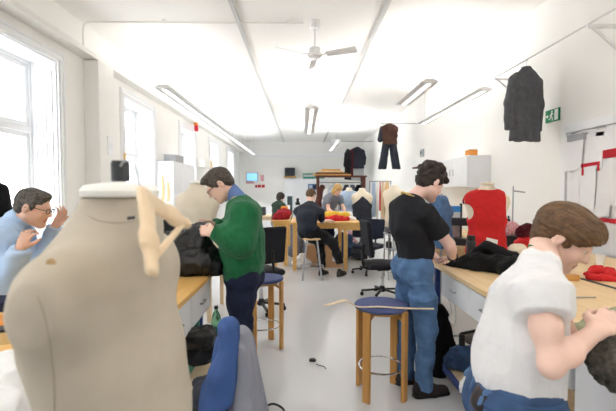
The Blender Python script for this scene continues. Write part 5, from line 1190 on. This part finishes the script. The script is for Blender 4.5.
# ================================================================ on the left bench, seen past the near dress form
for px, py, sz, m_, lb in ((6, 287, (.10, .06, .03), 'stool_wood', 'brown wooden box on the left bench, topmost at the left edge'), (3, 308, (.10, .08, .05), 'denim_dark', 'dark blue case on the left bench at the left edge'), (5, 325, (.10, .06, .03), 'orange', 'amber wooden tray on the left bench at the left edge')):
    c = UZ(px, py, .92); tag(MB().box(c - A(sz[0], sz[1], 0), c + A(sz[0] * .6, sz[1], sz[2])).build('desk_box', M[m_], None, bev=.006), lb, 'box')
c = UZ(6, 342, .92); gl = empty('tin_can', c, 'small silver tin with black lid at the left edge of the bench', 'tin'); MB().lathe([(0, 0), (.035, 0), (.035, .05), (0, .051)], c, 20).build('body', M['chrome'], gl, True); MB().lathe([(0, .051), (.037, .051), (.037, .062), (0, .063)], c, 20).build('lid', M['black_plastic'], gl, True)
heap('paper_bag', 'crumpled white bag on the bench at lower left edge', 'bag', [(UZ(4, 372, .96), UZ(12, 392, .96), .06, .06), (UZ(2, 395, .96), UZ(8, 410, .95), .05, .05)], M['white_cloth'], folds((14, 14, 14), .02, 161), .008, .92)
heap('teal_cloth', 'teal cloth corner at the lower left edge below the white bag', 'garment', [(UZ(0, 407, .95), UZ(10, 411, .95), .03, .03)], M['teal'], folds((14, 14, 14), .01, 163), .008, .92)
# dark coat at the left edge, on a stand
p = U(-26, 168, 3.3); hanging_jacket('hanging_coat', 'dark coat hanging by the window at the left edge', 'coat', p, nrm(A(.7, .7, 0)), .95, .44, M['black_wool'], .8, None, 165, .07, .01, .05)
k = MB(); k.tube([A(p[0], p[1] + .1, 0), A(p[0], p[1] + .1, p[2] + .09), A(p[0], p[1] - .05, p[2] + .09)], .012, 8); k.box((p[0] - .2, p[1] - .1, 0), (p[0] + .2, p[1] + .3, .025)); tag(k.build('coat_stand', M['grey_metal'], None), 'coat stand holding the dark coat at the left edge', 'stand')
# chair of the man in blue
bc = A(*U(-3, 318, 2.74)[:2], 0); sr = empty('office_chair', bc, 'black work chair on which the man in light blue sits', 'chair')
S = SDF(.01); S.box(bc + Z3 * .60, (.22, .22, .035), None, .03); S.build('seat', M['black_cloth'], sr); MB().lathe([(.28, 0), (.28, .02), (.04, .05), (.03, .06), (.03, .565), (0, .566)], bc, 24).build('pedestal', M['black_plastic'], sr, True)
# machines on the table behind the man in green
T5 = .90
sm = empty('sewing_machine', (0, 0, 0), 'white and black sewing machine behind the black satin garment', 'sewing machine'); sewing_machine(sm, A(*U(160, 232, 5.0)[:2], T5), A(.9, .3, 0), M['white_lam'], M['black_plastic'], 1.05)
for px, w_, lb in ((151, .08, 'dark round-edged speaker box on the table at left of the sewing machine'), (171.5, .07, 'black box on the table at right of the sewing machine')):
    c = U(px, 230, 4.85); tag(MB().box((c[0] - w_, c[1] - .1, T5), (c[0] + w_, c[1] + .1, T5 + .30)).build('speaker_box', M['black_plastic'], None, bev=.012), lb, 'box')
c = U(183, 215, 5.2); br_ = empty('dark_bottle', (c[0], c[1], T5), 'slim dark red bottle on the table by the windows', 'bottle'); MB().lathe([(0, 0), (.035, 0), (.035, .2), (.014, .27), (.014, .33), (0, .331)], (c[0], c[1], T5), 18).build('body', M['maroon'], br_, True); MB().lathe([(0, .331), (.016, .331), (.016, .36), (0, .361)], (c[0], c[1], T5), 14).build('cap', M['black_plastic'], br_, True)
# cabinets along the left wall
def cabinet(label, lo, hi, face, doors=2, m='white_lam', cat='cabinet', name='cabinet', group=None):
    """face: '+x', '-x', '-y' - the side with the doors"""
    r = empty(name, ((lo[0] + hi[0]) / 2, (lo[1] + hi[1]) / 2, lo[2]), label, cat, group); MB().box(lo, hi).build('body', M[m], r, bev=.004)
    for i in range(doors):
        if face[1] == 'x':
            s = 1 if face[0] == '+' else -1; xf = hi[0] if s > 0 else lo[0]; w_ = (hi[1] - lo[1]) / doors; a, b = sorted((xf + s * .0005, xf + s * .018))
            d = MB().box((a, lo[1] + i * w_ + .006, lo[2] + .01), (b, lo[1] + (i + 1) * w_ - .006, hi[2] - .01)).build('door', M[m], r, bev=.003); yh = lo[1] + (i + .5) * w_ + (w_ * .38 if i % 2 == 0 else -w_ * .38); zc = (lo[2] + hi[2]) / 2
            MB().tube([A(xf + s * .03, yh, zc - .06), A(xf + s * .03, yh, zc + .06)], .006).build('handle', M['steel'], d, True)
        else:
            w_ = (hi[0] - lo[0]) / doors; d = MB().box((lo[0] + i * w_ + .006, lo[1] - .018, lo[2] + .01), (lo[0] + (i + 1) * w_ - .006, lo[1] - .0005, hi[2] - .01)).build('door', M[m], r, bev=.003); xh = lo[0] + (i + .5) * w_ + (w_ * .38 if i % 2 == 0 else -w_ * .38); zc = (lo[2] + hi[2]) / 2
            MB().tube([A(xh, lo[1] - .03, zc - .06), A(xh, lo[1] - .03, zc + .06)], .006).build('handle', M['steel'], d, True)
    return r
cabinet('tall white cabinet between the windows, grey box on top', (-3.22, 9.05, 0), (-2.82, 10.8, 2.16), '+x', 3)
gb = empty('storage_box', (-2.95, 9.7, 2.161), 'grey lidded box on top of the tall white cabinet', 'box'); MB().box((-3.1, 9.3, 2.161), (-2.84, 9.95, 2.30)).build('body', M['grey_plastic'], gb, bev=.006); MB().box((-3.11, 9.29, 2.301), (-2.83, 9.96, 2.325)).build('lid', M['grey_metal'], gb, bev=.004)
c = UX(204, 164, -3.1); wbx = empty('wall_box', c, 'small pale box with wooden side on the wall beyond the tall cabinet', 'box'); MB().box((-3.22, c[1] - .5, c[2] - .12), (-2.95, c[1] + .5, c[2] + .12)).build('body', M['white_card'], wbx, bev=.005); MB().box((-2.949, c[1] + .2, c[2] - .12), (-2.93, c[1] + .5, c[2] + .12)).build('side', M['ply'], wbx)
c = UX(198, 132, XL + .21); c = A(c[0], c[1], 3.309); al = empty('alarm_beacon', (XL + .21, c[1], c[2]), 'small red alarm fixed under the trunking above the windows', 'alarm'); MB().lathe([(0, -.09), (.05, -.08), (.06, 0), (.05, .09), (0, .1)], (XL + .16, c[1], c[2]), 16).build('lens', M['red_paper'], al, True); MB().box((XL + .1, c[1] - .07, c[2] + .1), (XL + .2, c[1] + .07, c[2] + .16)).build('bracket', M['orange'], al)
GW = 'wooden rulers hanging on the tall white cabinet'
for px, py, h_, lb in ((161, 190, .62, 'long wooden curved ruler hanging on the end of the tall cabinet'), (166.5, 192, .42, 'short brown ruler hanging on the end of the tall cabinet')):
    c = U(px, py, 8.9); k = MB(); k.prism([(-.03, -h_ / 2), (.03, -h_ / 2), (.045, h_ * .1), (.02, h_ / 2), (-.02, h_ / 2), (-.015, 0)], A(c[0], 9.0435, c[2]), X3, Z3, .01); tag(k.build('wooden_ruler', M['beech'], None, bev=.002), lb, 'ruler', GW)
sp = empty('switch_plate', (XL + .22, 6.45, 2.2), 'white switch plate on the side of the wall pillar', 'switch'); c = UX(110, 146, XL + .22); sp.location = (XL + .22, float(c[1]), float(c[2])); MB().box((XL + .22, c[1] - .09, c[2] - .15), (XL + .235, c[1] + .09, c[2] + .15)).build('plate', M['paint'], sp, bev=.003); MB().box((XL + .2351, c[1] - .05, c[2] - .05), (XL + .242, c[1] + .05, c[2] + .05)).build('rocker', M['white_lam'], sp, bev=.002)
# ================================================================ right wall, far part
cabinet('white wall cabinet on the right wall above the vest', (2.80, 6.9, 1.58), (XR - .001, 9.0, 2.12), '-x', 3)
c = U(465, 158, 7.1); ob = empty('orange_tin', (2.95, 7.1, 2.121), 'small orange and white tin on the white wall cabinet', 'tin'); MB().box((2.86, 7.0, 2.121), (3.0, 7.2, 2.22)).build('body', M['orange'], ob, bev=.006); MB().box((2.855, 6.995, 2.221), (3.005, 7.205, 2.24)).build('lid', M['white_card'], ob, bev=.003)
tag(MB().box((2.70, 6.6, 2.20) if False else (2.74, 9.05, 2.05), (XR, 10.2, 2.085)).build('wall_shelf', M['rust'], None), 'brown shelf board on the right wall beside the white wall cabinet', 'shelf')
c = UX(423, 153, XR); wsx = empty('wall_switch', c, 'small grey box high on the right wall', 'switch'); MB().box((XR - .05, c[1] - .12, c[2] - .1), (XR, c[1] + .12, c[2] + .1)).build('body', M['grey_plastic'], wsx, bev=.006); MB().box((XR - .06, c[1] - .05, c[2] - .04), (XR - .0505, c[1] + .05, c[2] + .04)).build('button', M['dark_plastic'], wsx)
# things on the wall table beyond the swivel chairs
pr = empty('printer', (2.35, 7.0, .781), 'dark printer on the wall table behind the man in black', 'printer'); c = U(394, 236, 7.2); pr.location = (2.3, 7.0, .781)
MB().box((2.22, 6.85, .781), (2.62, 7.2, .95)).build('body', M['dark_plastic'], pr, bev=.012); MB().box((2.26, 6.83, .951), (2.58, 7.15, .985)).build('lid', M['grey_plastic'], pr, bev=.006); MB().box((2.28, 6.72, .83), (2.56, 6.85, .842)).build('paper_tray', M['black_plastic'], pr)
ut = empty('equipment_trolley', (1.62, 7.0, 0), 'metal trolley with dark machine standing by the swivel chair', 'trolley'); c = U(396, 240, 6.9); x0, x1 = 1.42, 1.80
for z in (.18, .55, .80): MB().box((x0, 6.75, z - .02), (x1, 7.15, z)).build('shelf', M['grey_metal'], ut)
for x in (x0 + .02, x1 - .02):
    for y in (6.77, 7.13): MB().tube([A(x, y, .03), A(x, y, .80)], .012, 8).build('leg', M['steel'], ut, True)
dm = empty('label_machine', (1.6, 6.95, .801), 'black and white machine on top of the metal trolley', 'machine'); MB().box((1.44, 6.80, .801), (1.78, 7.1, .90)).build('body', M['dark_plastic'], dm, bev=.01); MB().box((1.46, 6.795, .84), (1.76, 6.7995, .88)).build('panel', M['white_lam'], dm)
for k_, (dx, m_) in enumerate(((.0, 'black_plastic'), (.12, 'white_lam'), (.22, 'slate_cloth'))): tag(MB().lathe([(0, 0), (.05, 0), (.05, .10), (.02, .12), (.02, .16), (0, .161)], (1.48 + dx, 6.95, .5505), 16).build('spray_can', M[m_], None, True), ('black', 'white', 'grey')[k_] + ' can on the middle shelf of the metal trolley', 'can', 'cans on the trolley')
# ================================================================ clothes rack and racks at the far right
rk = empty('clothes_rack', (.95, 10.9, 0), 'tall dark wooden clothes rack with stacked boards behind the table', 'clothes rack'); x0, x1, yr = .42, 1.62, 10.9
for x in (x0, x1): MB().box((x - .03, yr - .25, 0), (x + .03, yr + .25, 1.86)).build('side_frame', M['rust'], rk, bev=.005)
MB().box((x0 - .06, yr - .28, 1.861), (x1 + .06, yr + .28, 1.90)).build('top_board', M['rust'], rk); MB().tube([A(x0, yr, 1.72), A(x1, yr, 1.72)], .014, 8).build('rail', M['steel'], rk, True)
GB = 'wooden boards stacked on the clothes rack'
for i, (a, b, m_, lb) in enumerate(((x0 - .12, x1 - .35, 'stool_wood', 'lowest board on top of the clothes rack'), (x0 - .06, x1 - .45, 'rust', 'second board on top of the clothes rack'), (x0 + .02, x1 - .55, 'beech', 'pale third board on top of the clothes rack'), (x0 + .10, x1 - .62, 'stool_wood', 'uppermost board on top of the clothes rack'))):
    tag(MB().box((a, yr - .25, 1.902 + i * .042), (b, yr + .22, 1.94 + i * .042)).build('wood_board', M[m_], None, bev=.003), lb, 'board', GB)
GC = 'clothes hanging on the clothes rack'
for i, (m_, lb) in enumerate((('rust', 'rust brown'), ('white_cloth', 'white'), ('pale_blue', 'pale blue'), ('white_cloth', 'white'), ('dark_navy', 'dark navy'), ('grey_cotton', 'grey'), ('black_wool', 'black'))):
    x = x0 + .12 + i * .16; lab = ['rust brown jacket at the left end of the clothes rack', 'white shirt next to the rust brown jacket', 'pale blue shirt in the middle of the clothes rack', 'white shirt right of the pale blue shirt', 'dark navy jacket on the clothes rack', 'grey jacket on the clothes rack', 'black jacket at the right end of the clothes rack'][i]
    hanging_jacket('hanging_shirt', lab, 'garment', A(x, yr, 1.66), nrm(A(.45, .89, 0)), .88, .48, M[m_], .75, GC, 171 + i * 3, .055, .012, .05)
GPP = 'pattern pieces hanging beside the clothes rack'
for i, (px, h_, m_, lb) in enumerate(((374, .85, 'pale_blue', 'pale blue pattern strip'), (377.5, 1.0, 'white_card', 'white pattern strip'), (380.5, .7, 'red_paper', 'narrow red pattern strip'), (383.5, .95, 'ply', 'tan pattern strip'), (387.5, .8, 'beech', 'wood-coloured pattern strip'))):
    c = U(px, 183, 9.6); w_ = (.05, .035, .02, .05, .06)[i]; k = MB(); k.prism([(-w_, -h_), (w_, -h_), (w_ * 1.2, -h_ * .5), (w_ * .6, 0), (-w_ * .6, 0), (-w_ * 1.1, -h_ * .4)], A(c[0], U(381, 183, 9.65)[1], 1.735), X3, Z3, .006); tag(k.build('pattern_piece', M[m_], None), lb + ' hanging right of the clothes rack', 'pattern', GPP)
c = U(381, 183, 9.65); k = MB(); k.tube([A(c[0] - .25, c[1], 1.73), A(c[0] + .25, c[1], 1.73)], .01, 8); k.tube([A(c[0] + .25, c[1] + .1, 0), A(c[0] + .25, c[1] + .1, 1.74)], .014, 8); k.tube([A(c[0] - .25, c[1] + .1, 0), A(c[0] - .25, c[1] + .1, 1.74)], .014, 8); k.tube([A(c[0] - .25, c[1] + .1, 1.73), A(c[0] + .25, c[1] + .1, 1.73)], .012, 8); tag(k.build('pattern_stand', M['grey_metal'], None), 'grey frame stand holding the pattern strips', 'stand')
# ================================================================ on and under the middle tables
Tm = .92
heap('fabric', 'red and yellow printed cloth near the front of the wooden work table', 'cloth', [(A(.42, 7.95, Tm + .03), A(.62, 8.05, Tm + .05), .06, .06), (A(.70, 8.05, Tm + .02), A(.92, 8.15, Tm + .04), .05, .04), (A(.5, 8.25, Tm + .03), A(.8, 8.3, Tm + .05), .05, .05)], M['red_wool'], folds((10, 10, 8), .03, 201), .012, Tm)
heap('fabric', 'yellow cloth in the middle of the wooden work table', 'cloth', [(A(.30, 8.3, Tm + .06), A(.62, 8.5, Tm + .10), .07, .07), (A(.7, 8.45, Tm + .10), A(.92, 8.4, Tm + .10), .06, .05)], M['yellow_cloth'], folds((10, 10, 8), .03, 203), .012, Tm)
heap('fabric', 'white cloth spread at the back of the wooden work table', 'cloth', [(A(.45, 8.75, Tm + .05), A(1.0, 8.8, Tm + .05), .08, .09), (A(.85, 8.55, Tm + .03), A(1.05, 8.3, Tm + .02), .05, .04)], M['white_cloth'], folds((9, 9, 8), .03, 205), .012, Tm)
heap('fabric', 'pink cloth at the back left of the wooden work table', 'cloth', [(A(.15, 8.8, Tm + .05), A(.45, 8.85, Tm + .07), .07, .06)], M['red_paper'], folds((9, 9, 8), .03, 207), .012, Tm)
heap('fabric', 'dark red velvet cloth heaped on the table left of the seated man', 'cloth', [(A(-.52, 8.4, Tm + .05), A(-.34, 8.45, Tm + .10), .07, .09), (A(-.50, 8.8, Tm + .06), A(-.34, 9.0, Tm + .12), .09, .09)], mat('dark red velvet', (150, 16, 34), .8, .15, 20.), folds((9, 9, 8), .05, 209), .012, Tm)
for nm_, lo, hi, lb in (('cardboard_box', (.42, 8.05, 0), (.78, 8.55, .42), 'cardboard box with white label under the wooden work table'), ('cardboard_box', (.07, 8.2, 0), (.34, 8.65, .40), 'cardboard box beside the white bag under the wooden work table')):
    r_ = empty(nm_, ((lo[0] + hi[0]) / 2, (lo[1] + hi[1]) / 2, 0), lb, 'box', 'cardboard boxes under the table'); MB().box(lo, hi).build('carton_body', M['card'], r_, bev=.004); MB().box((lo[0] + .0, (lo[1] + hi[1]) / 2 - .03, hi[2] + .0002), (hi[0], (lo[1] + hi[1]) / 2 + .03, hi[2] + .0015)).build('packing_tape', M['ply'], r_)
    if hi[0] > .5: MB().box((lo[0] + .18, lo[1] - .003, .12), (lo[0] + .30, lo[1] - .0005, .22)).build('label', M['paper'], r_)
heap('plastic_bag', 'white patterned plastic bag on the floor under the work table', 'bag', [(A(-.10, 7.95, .10), A(.08, 8.0, .10), .09, .09), (A(-.05, 7.95, .2), A(.02, 8.0, .26), .07, .04)], M['white_cloth'], folds((12, 12, 12), .04, 211), .012, .001)
ss = empty('work_stool', (0, 0, 0), 'grey metal stool carrying the man in dark navy', 'stool'); sc_ = A(*U(312, 258, 7.1)[:2], 0); ss.location = [float(t) for t in sc_]
MB().lathe([(0, .685), (.17, .685), (.175, .695), (.17, .715), (0, .72)], sc_, 28).build('seat', M['beech'], ss, True)
for k_ in range(4):
    a_ = PI / 4 + k_ * PI / 2; d_ = A(math.cos(a_), math.sin(a_), 0); MB().tube([sc_ + d_ * .12 + Z3 * .685, sc_ + d_ * .235 + Z3 * .002], .014, 8).build('leg', M['grey_metal'], ss, True)
MB().tube(arc(sc_ + Z3 * .22, X3, Y3, .20, 0, 2 * PI * 31 / 32, 31), .008, 8, closed=True).build('foot_ring', M['grey_metal'], ss, True)
for i, (x, y, m_, lb) in enumerate(((.98, 9.15, 'denim_mid', 'blue cloth bundle on the floor behind the right leg of the table'), (1.32, 8.9, 'slate_cloth', 'slate cloth bundle on the floor right of the table'), (-.12, 9.3, 'grey_cotton', 'grey bundle on the floor behind the tables'), (.88, 9.6, 'dark_navy', 'dark bundle on the floor under the far end of the table'), (1.15, 9.9, 'pink_print', 'pink printed bundle on the floor behind the table'), (1.45, 9.8, 'white_cloth', 'white cloth bundle on the floor behind the table'))):
    heap('cloth_bundle', lb, 'garment', [(A(x - .1, y, .15), A(x + .12, y, .2), .13, .14), (A(x, y, .3), A(x + .05, y, .42), .12, .1)], M[m_], folds((9, 9, 9), .05, 215 + i), .014, .001)
# ================================================================ the end wall
YW = YB - .001
def panel(name, label, cat, px0, py0, px1, py1, y, th, m, parts=(), group=None, z0=None):
    a = UY(px0, py1, y); a[2] = a[2] if z0 is None else z0; b = UY(px1, py0, y); r_ = empty(name, ((a[0] + b[0]) / 2, y, a[2]), label, cat, group); MB().box((a[0], y - th, a[2]), (b[0], y, b[2])).build('body', M[m], r_, bev=.01)
    for nm_, (u0, v0, u1, v1), m_ in parts: MB().box((a[0] + (b[0] - a[0]) * u0, y - th - .012, a[2] + (b[2] - a[2]) * v0), (a[0] + (b[0] - a[0]) * u1, y - th - .0005, a[2] + (b[2] - a[2]) * v1)).build(nm_, M[m_], r_)
    return r_
panel('wall_monitor', 'wall monitor with pale blue screen on the end wall', 'monitor', 246.5, 172.5, 258, 181.5, YW, .08, 'grey_plastic', (('screen', (.06, .1, .94, .9), 'screen'),))
panel('wall_speaker', 'dark grey square box with orange shelf high on the end wall', 'box', 285, 168, 295, 176.2, YW, .3, 'slate_cloth', ()); panel('wall_shelf', 'thin amber shelf under the dark grey square box', 'shelf', 284.5, 176.4, 296, 177.6, YW, .4, 'stool_wood')
cr = panel('storage_crate', 'long green crate on top of the white end wall cabinets', 'crate', 303, 174, 324, 178.6, YW, .5, 'teal', (('rim', (0, .85, 1, 1.05), 'exit_green'), ('mesh_panel', (.03, .35, .97, .8), 'grey_plastic')))
for i in range(5):
    x0_ = 285 + i * 8.6; a = UY(x0_, 196, YW); b = UY(x0_ + 8.4, 179, YW); cabinet(['first white cabinet from the left on the end wall', 'second white cabinet from the left on the end wall', 'middle white cabinet on the end wall', 'fourth white cabinet from the left on the end wall', 'last white cabinet on the right on the end wall'][i], (a[0], YW - .45, 0), (b[0], YW, b[2]), '-y', 1, group='white cabinets on the end wall')
panel('notice_board', 'blue and violet notice on the end wall cabinets', 'notice', 308, 184, 317.5, 190, YB - .48, .02, 'jacket_blue', (('sheet', (.1, .2, .45, .85), 'pale_blue'), ('sheet', (.55, .2, .9, .85), 'dark_navy')))
panel('red_sign', 'row of small red shapes on the end wall below the monitor', 'sign', 255, 184.5, 265, 187.8, YW, .03, 'white_card', (('red_shape', (.02, .1, .25, .8), 'red_paper'), ('red_shape', (.30, .1, .6, .9), 'red_paper'), ('red_shape', (.68, .1, .98, .9), 'red_paper')))
panel('wall_notice', 'small pink notice under the blue screen', 'notice', 246, 181.6, 254, 183.6, YW, .02, 'pink_print'); panel('wall_notice', 'small pale notice right of the blue screen', 'notice', 260.5, 175, 264, 181, YW, .02, 'pink_print')
panel('tall_cabinet', 'dark teal narrow cabinet standing at the end of the room', 'cabinet', 287.5, 196, 292.5, 213, 18., .4, 'teal', (('door', (.06, .02, .94, .98), 'slate_cloth'),), None, 0.)
panel('poster', 'white poster with black figure beside the dark teal cabinet', 'poster', 294.5, 196, 301, 206, 18.2, .02, 'paper', (('black_figure', (.3, .75, .7, .92), 'black_plastic'), ('black_figure', (.15, .68, .85, .78), 'black_plastic')), None, 0.)
panel('white_panel', 'plain white standing board behind the seated dark-haired person', 'board', 262, 205, 290, 214, 16., .04, 'white_lam', (), None, 0.)
bx = panel('storage_box', 'orange box on the table behind the seated dark-haired person', 'box', 281.5, 206, 288, 212, 10.0, .25, 'orange', (), None, .9205)
a = UY(281.5, 212, 10.0); 
for (px, py, sz, m_, lb) in ((256, 206, .16, 'white_lam', 'white machine on the low end table'), (262, 208, .10, 'slate_cloth', 'dark tool holder on the low end table')):
    c = U(px, 216, 12.); tag(MB().box((c[0] - sz, 11.9, .781), (c[0] + sz, 12.2, .781 + sz * 2.4)).build('machine_box', M[m_], None, bev=.01), lb, 'machine')
table('end_table', 'pale table standing far down the room on the left', -1.75, -.55, 11.6, 12.6, .78, .05, None, 'ply')
c = U(300, 201, 16.);
